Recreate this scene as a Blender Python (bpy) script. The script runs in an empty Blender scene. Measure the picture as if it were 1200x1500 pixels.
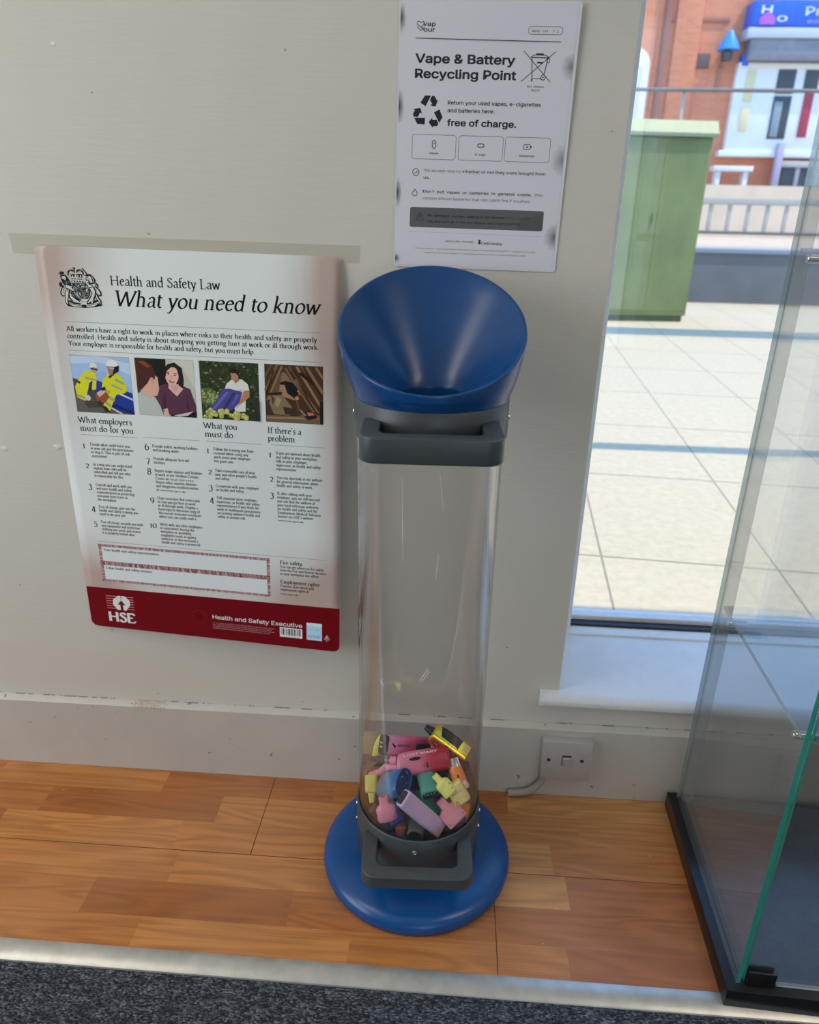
import bpy, bmesh, math, random
from mathutils import Vector, Matrix
PI = math.pi
C = bpy.context.scene.collection
SC = bpy.context.scene

# ------------------------------------------------------------------ camera
F_PX, PITCH, ROLL, YAW = 1057.67, 0.3898, -0.0230, -0.0557
CAM = Vector((0.3358, -1.0098, 0.9326))
_fw = Vector((math.sin(YAW)*math.cos(PITCH), math.cos(YAW)*math.cos(PITCH), -math.sin(PITCH)))
_rt = Vector((math.cos(YAW), -math.sin(YAW), 0)); _dn = _fw.cross(_rt)
_r2 = math.cos(ROLL)*_rt + math.sin(ROLL)*_dn
_d2 = -math.sin(ROLL)*_rt + math.cos(ROLL)*_dn
cd = bpy.data.cameras.new('camera'); cam = bpy.data.objects.new('camera', cd); C.objects.link(cam)
cd.sensor_fit = 'HORIZONTAL'; cd.sensor_width = 36.0; cd.lens = F_PX/1200*36.0
cd.clip_start = 0.02; cd.clip_end = 300
cd.dof.use_dof = True; cd.dof.focus_distance = 0.98; cd.dof.aperture_fstop = 7.5
M = Matrix.Identity(4)
for i in range(3):
    M[i][0] = _r2[i]; M[i][1] = -_d2[i]; M[i][2] = -_fw[i]; M[i][3] = CAM[i]
cam.matrix_world = M
SC.camera = cam
def pix(px, py, axis, val):
    """the point on the plane axis = val that lies on the sight line of a photo pixel"""
    d = _r2*((px-600)/F_PX) + _d2*((py-750)/F_PX) + _fw
    return CAM + d*((val-CAM[axis])/d[axis])

# ------------------------------------------------------------------ exposure, sky, sun, big lights
SC.view_settings.view_transform = 'Standard'; SC.view_settings.look = 'None'
SC.view_settings.exposure = 0.0; SC.view_settings.gamma = 1.0; SC.view_settings.use_curve_mapping = False
w = bpy.data.worlds.new('sky'); SC.world = w; w.use_nodes = True
nt = w.node_tree; nt.nodes.clear()
wo = nt.nodes.new('ShaderNodeOutputWorld'); bg = nt.nodes.new('ShaderNodeBackground')
tc = nt.nodes.new('ShaderNodeTexCoord'); sx = nt.nodes.new('ShaderNodeSeparateXYZ'); rp = nt.nodes.new('ShaderNodeValToRGB')
nt.links.new(tc.outputs['Generated'], sx.inputs[0]); nt.links.new(sx.outputs['Z'], rp.inputs[0])
rp.color_ramp.elements[0].position = 0.0; rp.color_ramp.elements[0].color = (0.55, 0.76, 1.0, 1)
rp.color_ramp.elements[1].position = 0.6; rp.color_ramp.elements[1].color = (0.24, 0.50, 1.0, 1)
nt.links.new(rp.outputs[0], bg.inputs[0]); bg.inputs[1].default_value = 2.1
nt.links.new(bg.outputs[0], wo.inputs[0])
def lamp(name, kind, loc, energy, color, target=None, direction=None, **kw):
    ld = bpy.data.lights.new(name, kind); lo = bpy.data.objects.new(name, ld); C.objects.link(lo)
    ld.energy = energy; ld.color = color; lo.location = loc
    for k, v in kw.items(): setattr(ld, k, v)
    d = Vector(direction) if direction else Vector(target)-Vector(loc)
    lo.rotation_euler = d.to_track_quat('-Z', 'Y').to_euler()
    return lo
lamp('sun', 'SUN', (6, -3, 12), 4.2, (1.0, 0.87, 0.67), direction=(-0.42, 0.20, -0.86), angle=0.0093)
lamp('window_daylight', 'AREA', (-1.86, -1.35, 1.35), 26, (1.0, 0.97, 0.93), direction=(1, 0, 0), shape='RECTANGLE', size=1.5, size_y=1.7)
lamp('shopfront_daylight', 'AREA', (1.3, -4.36, 1.25), 5, (1.0, 0.97, 0.93), direction=(0, 1, 0), shape='RECTANGLE', size=1.0, size_y=1.9)
CEIL = ((-1.35, -0.75, 9), (1.95, -1.15, 12))
for cx_, cy_, en in CEIL: lamp('ceiling_lamp_light', 'AREA', (cx_, cy_, 2.50), en, (1.0, 0.87, 0.68), direction=(0, 0, -1), shape='RECTANGLE', size=1.1, size_y=0.5)

# ------------------------------------------------------------------ helpers
def s2l(c):
    c = c/255.0
    return c/12.92 if c <= 0.04045 else ((c+0.055)/1.055)**2.4
def rgb(r, g, b, k=1.0): return tuple(min(1.0, s2l(v)*k) for v in (r, g, b))
def mat(name, col=(.5, .5, .5), rough=.5, metal=0.0, **kw):
    m = bpy.data.materials.new(name); m.use_nodes = True
    b = m.node_tree.nodes['Principled BSDF']
    b.inputs['Base Color'].default_value = (*col, 1); b.inputs['Roughness'].default_value = rough; b.inputs['Metallic'].default_value = metal
    for k, v in kw.items(): b.inputs[k.replace('_', ' ')].default_value = v
    return m
class NT:
    def __init__(s, m): s.t = m.node_tree; s.b = s.t.nodes.get('Principled BSDF')
    def n(s, typ, **kw):
        x = s.t.nodes.new(typ)
        for k, v in kw.items(): setattr(x, k, v)
        return x
    def l(s, a, b): s.t.links.new(a, b)
    def math(s, op, a, b=None):
        x = s.n('ShaderNodeMath', operation=op)
        for i, v in enumerate((a, b)):
            if v is None: continue
            if isinstance(v, (int, float)): x.inputs[i].default_value = v
            else: s.l(v, x.inputs[i])
        return x.outputs[0]
    def ramp(s, src, stops):
        r = s.n('ShaderNodeValToRGB'); s.l(src, r.inputs[0]); e = r.color_ramp.elements
        while len(e) < len(stops): e.new(0.5)
        for q, (p, c) in zip(e, stops): q.position = p; q.color = (*c, 1) if len(c) == 3 else c
        return r.outputs[0]
    def noise(s, vec, scale, detail=3, rough=.55, dist=0.0):
        x = s.n('ShaderNodeTexNoise'); x.inputs['Scale'].default_value = scale; x.inputs['Detail'].default_value = detail
        x.inputs['Roughness'].default_value = rough; x.inputs['Distortion'].default_value = dist
        if vec is not None: s.l(vec, x.inputs['Vector'])
        return x.outputs['Fac']
    def obj(s): return s.n('ShaderNodeTexCoord').outputs['Object']
    def mapv(s, vec, scale=(1, 1, 1), loc=(0, 0, 0)):
        x = s.n('ShaderNodeMapping'); x.inputs['Scale'].default_value = scale; x.inputs['Location'].default_value = loc
        s.l(vec, x.inputs[0]); return x.outputs[0]
    def mix(s, fac, a, b, blend='MIX'):
        x = s.n('ShaderNodeMix', data_type='RGBA', blend_type=blend)
        for i, v in ((0, fac), (6, a), (7, b)):
            if isinstance(v, (int, float)): x.inputs[i].default_value = v
            elif isinstance(v, tuple): x.inputs[i].default_value = (*v, 1)
            else: s.l(v, x.inputs[i])
        return x.outputs[2]
    def bump(s, h, strength, dist=.001):
        x = s.n('ShaderNodeBump'); x.inputs['Strength'].default_value = strength; x.inputs['Distance'].default_value = dist
        s.l(h, x.inputs['Height']); s.l(x.outputs[0], s.b.inputs['Normal'])
def worn(name, col, rough=.4, amt=.08, scale=60, metal=0.0, bump=0.0, **kw):
    """a plain surface with faint procedural variation"""
    m = mat(name, col, rough, metal, **kw); q = NT(m); o = q.obj(); f = q.noise(o, scale, 3)
    dark = tuple(c*(1-amt) for c in col); lite = tuple(min(1, c*(1+amt)) for c in col)
    q.l(q.ramp(f, [(.3, dark), (.7, lite)]), q.b.inputs['Base Color'])
    if bump: q.bump(f, bump)
    return m
def glass(name, tint=(1, 1, 1), ior=1.5, dust=0.0, dustcol=(.8, .8, .8), rough=.02, boost=1.0):
    """thin clear sheet: straight-through transparency plus Fresnel reflection"""
    m = bpy.data.materials.new(name); m.use_nodes = True; t = m.node_tree; t.nodes.clear()
    o = t.nodes.new('ShaderNodeOutputMaterial'); tr = t.nodes.new('ShaderNodeBsdfTransparent'); gl = t.nodes.new('ShaderNodeBsdfGlossy')
    fr = t.nodes.new('ShaderNodeFresnel'); mx = t.nodes.new('ShaderNodeMixShader')
    tr.inputs[0].default_value = (*tint, 1); gl.inputs['Roughness'].default_value = rough
    ge = t.nodes.new('ShaderNodeNewGeometry'); im = t.nodes.new('ShaderNodeMath'); im.operation = 'POWER'; im.inputs[0].default_value = ior   # same reflectance on both sides of the sheet
    ex = t.nodes.new('ShaderNodeMath'); ex.operation = 'MULTIPLY_ADD'; ex.inputs[1].default_value = -2; ex.inputs[2].default_value = 1
    t.links.new(ge.outputs['Backfacing'], ex.inputs[0]); t.links.new(ex.outputs[0], im.inputs[1]); t.links.new(im.outputs[0], fr.inputs[0])
    bo = t.nodes.new('ShaderNodeMath'); bo.operation = 'MULTIPLY'; bo.use_clamp = True; bo.inputs[1].default_value = boost; t.links.new(fr.outputs[0], bo.inputs[0])
    t.links.new(bo.outputs[0], mx.inputs[0]); t.links.new(tr.outputs[0], mx.inputs[1]); t.links.new(gl.outputs[0], mx.inputs[2])
    last = mx.outputs[0]
    if dust:
        df = t.nodes.new('ShaderNodeBsdfDiffuse'); df.inputs[0].default_value = (*dustcol, 1)
        m2 = t.nodes.new('ShaderNodeMixShader'); m2.inputs[0].default_value = dust
        t.links.new(last, m2.inputs[1]); t.links.new(df.outputs[0], m2.inputs[2]); last = m2.outputs[0]
    t.links.new(last, o.inputs[0]); return m
def thing(name, label, cat, loc=(0, 0, 0), rotz=0, group=None, mtx=None):
    o = bpy.data.objects.new(name, None); C.objects.link(o); o.empty_display_size = .05
    if mtx is not None: o.matrix_world = mtx
    else: o.location = loc; o.rotation_euler = (0, 0, rotz)
    o['label'] = label; o['category'] = cat
    if group: o['group'] = group
    return o
def tag(o, label, cat, group=None):
    o['label'] = label; o['category'] = cat
    if group: o['group'] = group
    return o
class MB:
    """collects shapes into one mesh"""
    def __init__(s): s.bm = bmesh.new()
    def box(s, x0, x1, y0, y1, z0, z1, bev=0, seg=2, mtx=None):
        t = bmesh.new(); bmesh.ops.create_cube(t, size=1)
        for v in t.verts: v.co = Vector(((x0+x1)/2+v.co.x*(x1-x0), (y0+y1)/2+v.co.y*(y1-y0), (z0+z1)/2+v.co.z*(z1-z0)))
        if bev: bmesh.ops.bevel(t, geom=list(t.edges), offset=bev, segments=seg, affect='EDGES', profile=.5)
        return s.add(t, mtx)
    def add(s, t, mtx=None):
        if mtx is not None: bmesh.ops.transform(t, matrix=mtx, verts=t.verts)
        me = bpy.data.meshes.new('tmp'); t.to_mesh(me); t.free(); s.bm.from_mesh(me); bpy.data.meshes.remove(me); return s
    def rings(s, rings, cap0=True, cap1=True, closed=False):
        vs = [[s.bm.verts.new(p) for p in r] for r in rings]; n = len(vs[0])
        for a in range(len(vs)-(0 if closed else 1)):
            A, B = vs[a], vs[(a+1) % len(vs)]
            for i in range(n): s.bm.faces.new((A[i], A[(i+1) % n], B[(i+1) % n], B[i]))
        if not closed:
            if cap0: s.bm.faces.new(vs[0][::-1])
            if cap1: s.bm.faces.new(vs[-1])
        return s
    def lathe(s, prof, c=(0, 0, 0), seg=72, cap0=True, cap1=True, closed=False, mtx=None):
        R = []
        for r, z in prof:
            R.append([Vector((c[0]+max(r, 1e-5)*math.cos(2*PI*i/seg), c[1]+max(r, 1e-5)*math.sin(2*PI*i/seg), c[2]+z)) for i in range(seg)])
        if mtx is not None: R = [[mtx @ p for p in r] for r in R]
        return s.rings(R, cap0, cap1, closed)
    def tube(s, pts, r, seg=12, cap=True):
        pts = [Vector(p) for p in pts]; R = []; up = None
        for i, p in enumerate(pts):
            d = (pts[min(i+1, len(pts)-1)]-pts[max(i-1, 0)]).normalized()
            if up is None: up = d.orthogonal().normalized()
            up = (up-d*up.dot(d)).normalized(); sd = d.cross(up)
            rr = r[i] if isinstance(r, (list, tuple)) else r
            R.append([p+up*rr*math.cos(2*PI*k/seg)+sd*rr*math.sin(2*PI*k/seg) for k in range(seg)])
        return s.rings(R, cap, cap)
    def prism(s, poly, z0, z1, bev=0, mtx=None):
        t = bmesh.new(); f = t.faces.new([t.verts.new((x, y, z0)) for x, y in poly])
        g = bmesh.ops.extrude_face_region(t, geom=[f])
        for e in g['geom']:
            if isinstance(e, bmesh.types.BMVert): e.co.z = z1
        bmesh.ops.recalc_face_normals(t, faces=t.faces)
        if bev:
            es = [e for e in t.edges if abs(e.verts[0].co.z-e.verts[1].co.z) < 1e-7]
            bmesh.ops.bevel(t, geom=es, offset=bev, segments=3, affect='EDGES', profile=.5)
        return s.add(t, mtx)
    def build(s, name, m, parent=None, smooth=35, kind=None, mtx=None):
        bmesh.ops.recalc_face_normals(s.bm, faces=s.bm.faces)
        me = bpy.data.meshes.new(name); s.bm.to_mesh(me); s.bm.free()
        ms = m if isinstance(m, (list, tuple)) else [m]
        for q in ms: me.materials.append(q)
        if smooth:
            for p in me.polygons: p.use_smooth = True
            me.set_sharp_from_angle(angle=math.radians(smooth))
        o = bpy.data.objects.new(name, me); C.objects.link(o)
        if parent is not None: o.parent = parent
        if mtx is not None: o.matrix_world = mtx
        if kind: o['kind'] = kind
        return o
def rpoly(w_, h_, r, n=8, cx=0, cy=0):
    out = []
    for (sx_, sy_, a) in ((1, 1, 0), (-1, 1, 90), (-1, -1, 180), (1, -1, 270)):
        for k in range(n+1):
            t = math.radians(a+90*k/n); out.append((cx+sx_*(w_/2-r)+r*math.cos(t), cy+sy_*(h_/2-r)+r*math.sin(t)))
    return out

# ------------------------------------------------------------------ printing: flat artwork on a sheet
# serif alphabet drawn with a broad nib; units 1/100 em. L polyline, E arc (cx cy rx ry a0 a1), S serif, D dot
G = {
'a': (40, 'L 31 31 31 6 35 0 40 3;E 20 31 11 12 0 165;L 31 27 14 21 8 14 8 8 12 2 20 2 31 10'),
'b': (46, 'L 10 70 10 1;L 3 68 10 70;E 24 22 15 21 150 -150'), 'c': (38, 'E 22 22 16 21 40 325'),
'd': (47, 'L 36 70 36 1 43 1;L 29 68 36 70;E 21 22 15 21 40 320'), 'e': (40, 'L 8 26 34 28;E 21 22 15 21 18 322'),
'f': (27, 'L 14 0 14 56;E 24 56 10 13 180 40;L 4 43 26 43;S 14 0 10'),
'g': (43, 'E 20 29 12 13 0 360;L 31 40 40 42;L 13 17 9 9 14 3 30 1;E 21 -9 15 10 0 360'),
'h': (48, 'L 10 70 10 0;L 3 68 10 70;E 22 28 13 15 160 0;L 35 28 35 0;S 10 0 9;S 35 0 9'),
'i': (22, 'L 11 43 11 0;L 4 41 11 43;D 11 60 5;S 11 0 9'), 'j': (22, 'L 13 43 13 -12 8 -20 2 -20;L 5 41 13 43;D 13 60 5'),
'k': (46, 'L 10 70 10 0;L 3 68 10 70;L 12 19 32 43;L 18 26 39 0;S 10 0 9;S 33 43 8;S 40 0 8'), 'l': (22, 'L 11 70 11 0;L 4 68 11 70;S 11 0 9'),
'm': (72, 'L 10 43 10 0;L 3 41 10 43;E 22 28 13 15 160 0;L 35 28 35 0;E 47 28 13 15 160 0;L 60 28 60 0;S 10 0 9;S 35 0 8;S 60 0 9'),
'n': (48, 'L 10 43 10 0;L 3 41 10 43;E 22 28 13 15 160 0;L 35 28 35 0;S 10 0 9;S 35 0 9'), 'o': (44, 'E 22 22 17 21 0 360'),
'p': (46, 'L 10 43 10 -22;L 3 41 10 43;E 24 22 15 21 150 -150;S 10 -22 9'), 'q': (46, 'L 36 43 36 -22;E 21 22 15 21 40 320;S 36 -22 9'),
'r': (33, 'L 10 43 10 0;L 3 41 10 43;L 11 30 18 40 28 42;S 10 0 9'), 's': (35, 'L 29 36 25 42 17 43 10 38 11 30 20 24 28 18 30 9 25 2 16 1 7 7'),
't': (28, 'L 12 54 12 8 17 1 26 3;L 4 43 25 43'), 'u': (48, 'L 10 43 10 14 15 3 24 1 36 9;L 36 43 36 1 43 1;L 4 42 10 43;L 30 42 36 43'),
'v': (42, 'L 5 43 21 0;L 21 0 37 43;S 6 43 7;S 36 43 7'), 'w': (63, 'L 5 43 19 0;L 19 0 32 41;L 32 41 44 0;L 44 0 58 43;S 6 43 7;S 57 43 7'),
'x': (42, 'L 6 43 36 0;L 7 0 35 43;S 8 43 7;S 34 43 7;S 8 0 7;S 35 0 7'), 'y': (42, 'L 5 43 21 2;L 37 43 19 -10 12 -21 4 -20;S 6 43 7;S 36 43 7'),
'z': (38, 'L 6 43 32 43;L 32 43 6 1;L 6 1 33 1'),
'A': (64, 'L 6 0 31 66;L 31 66 57 0;L 16 24 46 24;S 7 0 8;S 56 0 9'), 'C': (62, 'E 34 33 27 33 45 318;L 53 48 53 62'),
'D': (72, 'L 12 66 12 0;L 12 65 30 65;E 30 33 34 32 90 -90;L 30 1 12 1;S 11 66 9;S 11 0 9'),
'E': (56, 'L 12 66 12 0;L 5 65 48 65 49 54;L 12 34 40 34;L 5 1 49 1 52 13'), 'F': (50, 'L 12 66 12 0;L 5 65 46 65 47 54;L 12 34 38 34;S 12 0 10'),
'H': (74, 'L 14 66 14 0;L 60 66 60 0;L 14 34 60 34;S 14 66 10;S 14 0 10;S 60 66 10;S 60 0 10'), 'I': (32, 'L 16 66 16 0;S 16 66 10;S 16 0 10'),
'L': (54, 'L 14 66 14 0;L 5 1 48 1 51 15;S 14 66 10'), 'M': (84, 'L 14 0 16 66;L 16 66 42 6;L 42 6 68 66;L 68 66 71 0;S 14 0 9;S 71 0 10;S 15 66 9;S 69 66 9'),
'O': (74, 'E 37 33 31 33 0 360'), 'P': (54, 'L 13 66 13 0;L 13 65 28 65;E 28 48 19 17 90 -90;L 28 31 13 31;S 13 66 9;S 13 0 10'),
'R': (60, 'L 13 66 13 0;L 13 65 28 65;E 28 49 18 16 90 -90;L 28 33 13 33;L 29 33 56 0;S 13 66 9;S 13 0 10'),
'S': (48, 'L 39 52 35 63 24 66 13 61 11 50 18 41 30 34 40 26 41 13 34 3 23 0 11 5 7 17'), 'T': (62, 'L 31 66 31 0;L 6 52 7 65 55 65 56 52;S 31 0 11'),
'V': (64, 'L 7 66 33 0;L 33 0 58 66;S 8 66 9;S 57 66 8'), 'W': (94, 'L 6 66 28 0;L 28 0 48 62;L 48 62 66 0;L 66 0 89 66;S 7 66 9;S 88 66 8'),
'Y': (60, 'L 7 66 31 32;L 54 66 31 32;L 31 32 31 0;S 8 66 9;S 53 66 8;S 31 0 10'),
'0': (46, 'E 23 22 18 21 0 360'), '1': (30, 'L 15 44 15 0;S 15 0 9;S 15 44 7'), '2': (42, 'E 20 31 14 13 165 -30;L 32 24 7 1;L 7 2 37 2'),
'3': (40, 'E 18 33 13 11 150 -80;E 17 2 16 19 85 -150'), '4': (44, 'L 30 44 30 -20;L 30 44 5 -4;L 5 -4 40 -4'), '5': (40, 'L 34 43 13 43 11 24;E 18 4 16 20 110 -140'),
'6': (44, 'E 22 20 16 19 0 360;E 34 20 29 44 180 105'), '7': (42, 'L 6 42 36 42 16 -20'), '8': (44, 'E 22 47 13 15 0 360;E 22 16 16 17 0 360'),
'9': (44, 'E 22 23 16 19 0 360;E 10 23 29 42 0 -75'), '.': (20, 'D 9 4 5'), ',': (20, 'D 9 4 5;L 11 3 7 -10'), "'": (16, 'L 8 70 7 56'), '-': (28, 'L 5 22 23 22'),
'(': (28, 'E 32 25 22 42 130 230'), ')': (28, 'E -4 25 22 42 50 -50'), ':': (20, 'D 9 4 5;D 9 38 5'), ' ': (24, ''), '!': (22, 'D 9 4 5;L 9 66 9 18'),
}
def glyph_strokes(ch):
    adv, spec = G.get(ch, G['o']); out = []
    for c in spec.split(';'):
        a = c.split()
        if not a: continue
        v = [float(x) for x in a[1:]]
        if a[0] == 'L': out.append((0, [(v[i], v[i+1]) for i in range(0, len(v), 2)]))
        elif a[0] == 'E':
            n = max(4, int(abs(v[5]-v[4])/22)); out.append((0, [(v[0]+v[2]*math.cos(math.radians(v[4]+(v[5]-v[4])*k/n)), v[1]+v[3]*math.sin(math.radians(v[4]+(v[5]-v[4])*k/n))) for k in range(n+1)]))
        elif a[0] == 'S': out.append((1, [(v[0]-v[2], v[1]+(1.6 if v[1] < 20 else -1.6)), (v[0]+v[2], v[1]+(1.6 if v[1] < 20 else -1.6))]))
        else: out.append((2, [(v[0]+v[2]*math.cos(k*PI/4), v[1]+v[2]*math.sin(k*PI/4)) for k in range(8)]))
    return adv, out
def ribbon(pts, widths):
    """quads along a polyline; widths per segment"""
    q = []; n = len(pts); L = []; R = []
    for i in range(n):
        a = pts[max(i-1, 0)]; b = pts[min(i+1, n-1)]; dx, dy = b[0]-a[0], b[1]-a[1]; l = math.hypot(dx, dy) or 1
        wd = widths[i]/2; L.append((pts[i][0]-dy/l*wd, pts[i][1]+dx/l*wd)); R.append((pts[i][0]+dy/l*wd, pts[i][1]-dx/l*wd))
    return [[L[i], R[i], R[i+1], L[i+1]] for i in range(n-1)]
import os
def shipped(nm):
    try: return bpy.data.fonts.load(os.path.join(bpy.utils.system_resource('DATAFILES', path='fonts'), nm))
    except Exception: return None
GROT, MONO = shipped('Inter.woff2'), shipped('DejaVuSansMono.woff2')
_sans = {}
def sans_polys(text, bold=0.0, mono=False):
    bold = 0; k = (text, bold, mono)
    if k not in _sans:
        cu = bpy.data.curves.new('t', 'FONT'); cu.body = text; cu.size = 1; cu.font = (MONO if mono else GROT) or cu.font; cu.resolution_u = 4
        o = bpy.data.objects.new('t', cu); C.objects.link(o); dg = bpy.context.evaluated_depsgraph_get(); dg.update()
        me = bpy.data.meshes.new_from_object(o.evaluated_get(dg))
        ps = [[(me.vertices[i].co.x, me.vertices[i].co.y) for i in p.vertices] for p in me.polygons]
        bpy.data.objects.remove(o); bpy.data.curves.remove(cu); bpy.data.meshes.remove(me); _sans[k] = ps
    return _sans[k]
class Print:
    """flat artwork in sheet millimetres (u right, v down); mapped to 3D by fn(u, v, lift)"""
    def __init__(s, fn, step=.00005, lay=1): s.fn = fn; s.step = step; s.it = []; s.lay = lay; s.sub = 0.0
    def poly(s, pts, col, lay=None): s.it.append((list(pts), col, (s.lay if lay is None else lay)+s.sub+(len(s.it) % 5)*.012)); return s
    def rect(s, u0, v0, u1, v1, col): return s.poly([(u0, v0), (u1, v0), (u1, v1), (u0, v1)], col)
    def up(s): s.lay += 1; return s
    def ell(s, u, v, a, b, col, rot=0, n=20):
        c, d = math.cos(math.radians(rot)), math.sin(math.radians(rot))
        return s.poly([(u+a*math.cos(2*PI*k/n)*c-b*math.sin(2*PI*k/n)*d, v+a*math.cos(2*PI*k/n)*d+b*math.sin(2*PI*k/n)*c) for k in range(n)], col)
    def line(s, pts, wd, col, closed=False):
        pts = list(pts)+([pts[0]] if closed else [])
        for q in ribbon(pts, [wd]*len(pts)): s.poly(q, col)
        return s
    def rrect(s, u0, v0, u1, v1, r, wd, col):
        return s.line(rpoly(u1-u0, v1-v0, r, 5, (u0+u1)/2, (v0+v1)/2), wd, col, True)
    def serif(s, text, u, v, size, col, width=None, xs=1.0, slant=0.0, wt=1.0, track=0.0):
        x = 0; quads = []; k = size/100
        for ch in text:
            adv, st = glyph_strokes(ch)
            for kind, pts in st:
                P = [(x+px_+py_*slant, py_) for px_, py_ in pts]
                if kind == 2: quads.append(P)
                elif kind == 1: quads += ribbon(P, [4.2*wt]*2)
                else:
                    wd = []
                    for i in range(len(P)):
                        a, b = P[max(i-1, 0)], P[min(i+1, len(P)-1)]; t = math.atan2(b[1]-a[1], b[0]-a[0])
                        wd.append((3.6+7.2*abs(math.sin(t-math.radians(20))))*wt)
                    quads += ribbon(P, wd)
            x += adv+track
        if width: xs = width/(x*k)
        for q in quads: s.poly([(u+a*k*xs, v-b*k) for a, b in q], col)
        return x*k*xs
    def sans(s, text, u, v, size, col, width=None, bold=0.0, center=False, mono=False):
        ps = sans_polys(text, bold, mono)
        if not ps: return
        x0 = min(p[0] for q in ps for p in q); x1 = max(p[0] for q in ps for p in q)
        xs = width/(x1-x0) if width else size
        if center: u -= (x1-x0)*xs/2
        e = bold*size*1.15
        for dx, dy in (((0, 0),) if not bold else ((-e, 0), (e, 0), (0, -e*.7), (0, e*.7), (-e*.7, e*.6), (e*.7, -e*.6), (-e*.7, -e*.6), (e*.7, e*.6))):
            s.sub += .075
            for q in ps: s.poly([(u+(a-x0)*xs+dx, v-b*size+dy) for a, b in q], col)
        s.sub = 0.0
    def build(s, name, m, parent, cut=None):
        bm = bmesh.new(); cl = bm.loops.layers.float_color.new('Col'); ll = bm.faces.layers.float.new('lay')
        for pts, col, lay in s.it:
            if len(pts) < 3: continue
            f = bm.faces.new([bm.verts.new((a, -b, 0)) for a, b in pts]); f[ll] = lay
            f.normal_update()
            if f.normal.z < 0: f.normal_flip()
            for l in f.loops: l[cl] = (*col, 1)
        big = [f for f in bm.faces if len(f.verts) > 4]
        if big: bmesh.ops.triangulate(bm, faces=big)
        if cut:
            for _ in range(6):
                es = [e for e in bm.edges if e.calc_length() > cut]
                if not es: break
                bmesh.ops.subdivide_edges(bm, edges=es, cuts=1, use_grid_fill=True)
            bmesh.ops.triangulate(bm, faces=[f for f in bm.faces if len(f.verts) > 3])
        done = set()
        for f in bm.faces:
            for v in f.verts:
                if v in done: continue
                done.add(v); v.co = s.fn(v.co.x, -v.co.y, f[ll]*s.step)
        me = bpy.data.meshes.new(name); bm.to_mesh(me); bm.free(); me.materials.append(m)
        o = bpy.data.objects.new(name, me); C.objects.link(o); o.parent = parent
        return o
def printmat(name, rough=.3):
    m = mat(name, (1, 1, 1), rough); q = NT(m); a = q.n('ShaderNodeAttribute', attribute_name='Col'); q.l(a.outputs['Color'], q.b.inputs['Base Color'])
    return m
INK = printmat('printed_ink', .34); INK.node_tree.nodes['Principled BSDF'].inputs['Specular IOR Level'].default_value = .3
INKM = printmat('printed_ink_matt', .5)

# ------------------------------------------------------------------ materials of the setting
def wall_material():
    m = mat('painted_plaster', (.70, .68, .62), .62); q = NT(m); o = q.obj()
    big = q.noise(o, 2.3, 4, .55); fine = q.noise(o, 900, 2, .6); brush = q.noise(q.mapv(o, (18, 18, 190)), 1.0, 4, .6); spk = q.noise(o, 55, 2, .5); spk2 = q.noise(o, 7, 2)
    c = q.ramp(big, [(.25, (.665, .63, .54)), (.75, (.715, .685, .605))])
    sm = q.math('MULTIPLY', q.math('GREATER_THAN', spk, .745), q.math('GREATER_THAN', spk2, .5))
    c = q.mix(q.math('MULTIPLY', sm, .65), c, (.20, .18, .15))
    q.l(c, q.b.inputs['Base Color'])
    h = q.math('ADD', q.math('MULTIPLY', brush, 1.0), q.math('MULTIPLY', fine, .35)); q.bump(h, .32, .0012)
    return m
def skirting_material():
    m = mat('painted_skirting', (.66, .63, .57), .42); q = NT(m); o = q.obj()
    sz = q.n('ShaderNodeSeparateXYZ'); q.l(o, sz.inputs[0])
    big = q.noise(o, 6, 4); spk = q.noise(o, 70, 2); spk2 = q.noise(o, 5, 2)
    c = q.ramp(big, [(.3, (.55, .515, .455)), (.7, (.62, .59, .53))])
    c = q.mix(q.math('MULTIPLY', q.math('GREATER_THAN', spk, .715), .7), c, (.16, .14, .12))
    crack = q.math('MULTIPLY', q.math('GREATER_THAN', q.noise(q.mapv(o, (30, 1, 5)), 1.0, 4, .7), .54), q.math('GREATER_THAN', sz.outputs['Y'], -.0035))
    c = q.mix(q.math('MULTIPLY', crack, .75), c, (.12, .11, .09))
    # rusty stain on the top edge
    dx = q.math('ABSOLUTE', q.math('SUBTRACT', sz.outputs['X'], -.163)); near = q.math('LESS_THAN', q.math('ADD', dx, q.math('MULTIPLY', q.noise(o, 160, 3), .05)), .052)
    top = q.math('GREATER_THAN', sz.outputs['Z'], .1345)
    rs = q.ramp(q.noise(o, 420, 3, .7), [(.42, (0, 0, 0)), (.62, (1, 1, 1))])
    c = q.mix(q.math('MULTIPLY', q.math('MULTIPLY', near, top), q.math('MULTIPLY', rs, .8)), c, (.36, .19, .065))
    q.l(c, q.b.inputs['Base Color']); q.bump(q.noise(o, 260, 3), .2, .0006)
    return m
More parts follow.
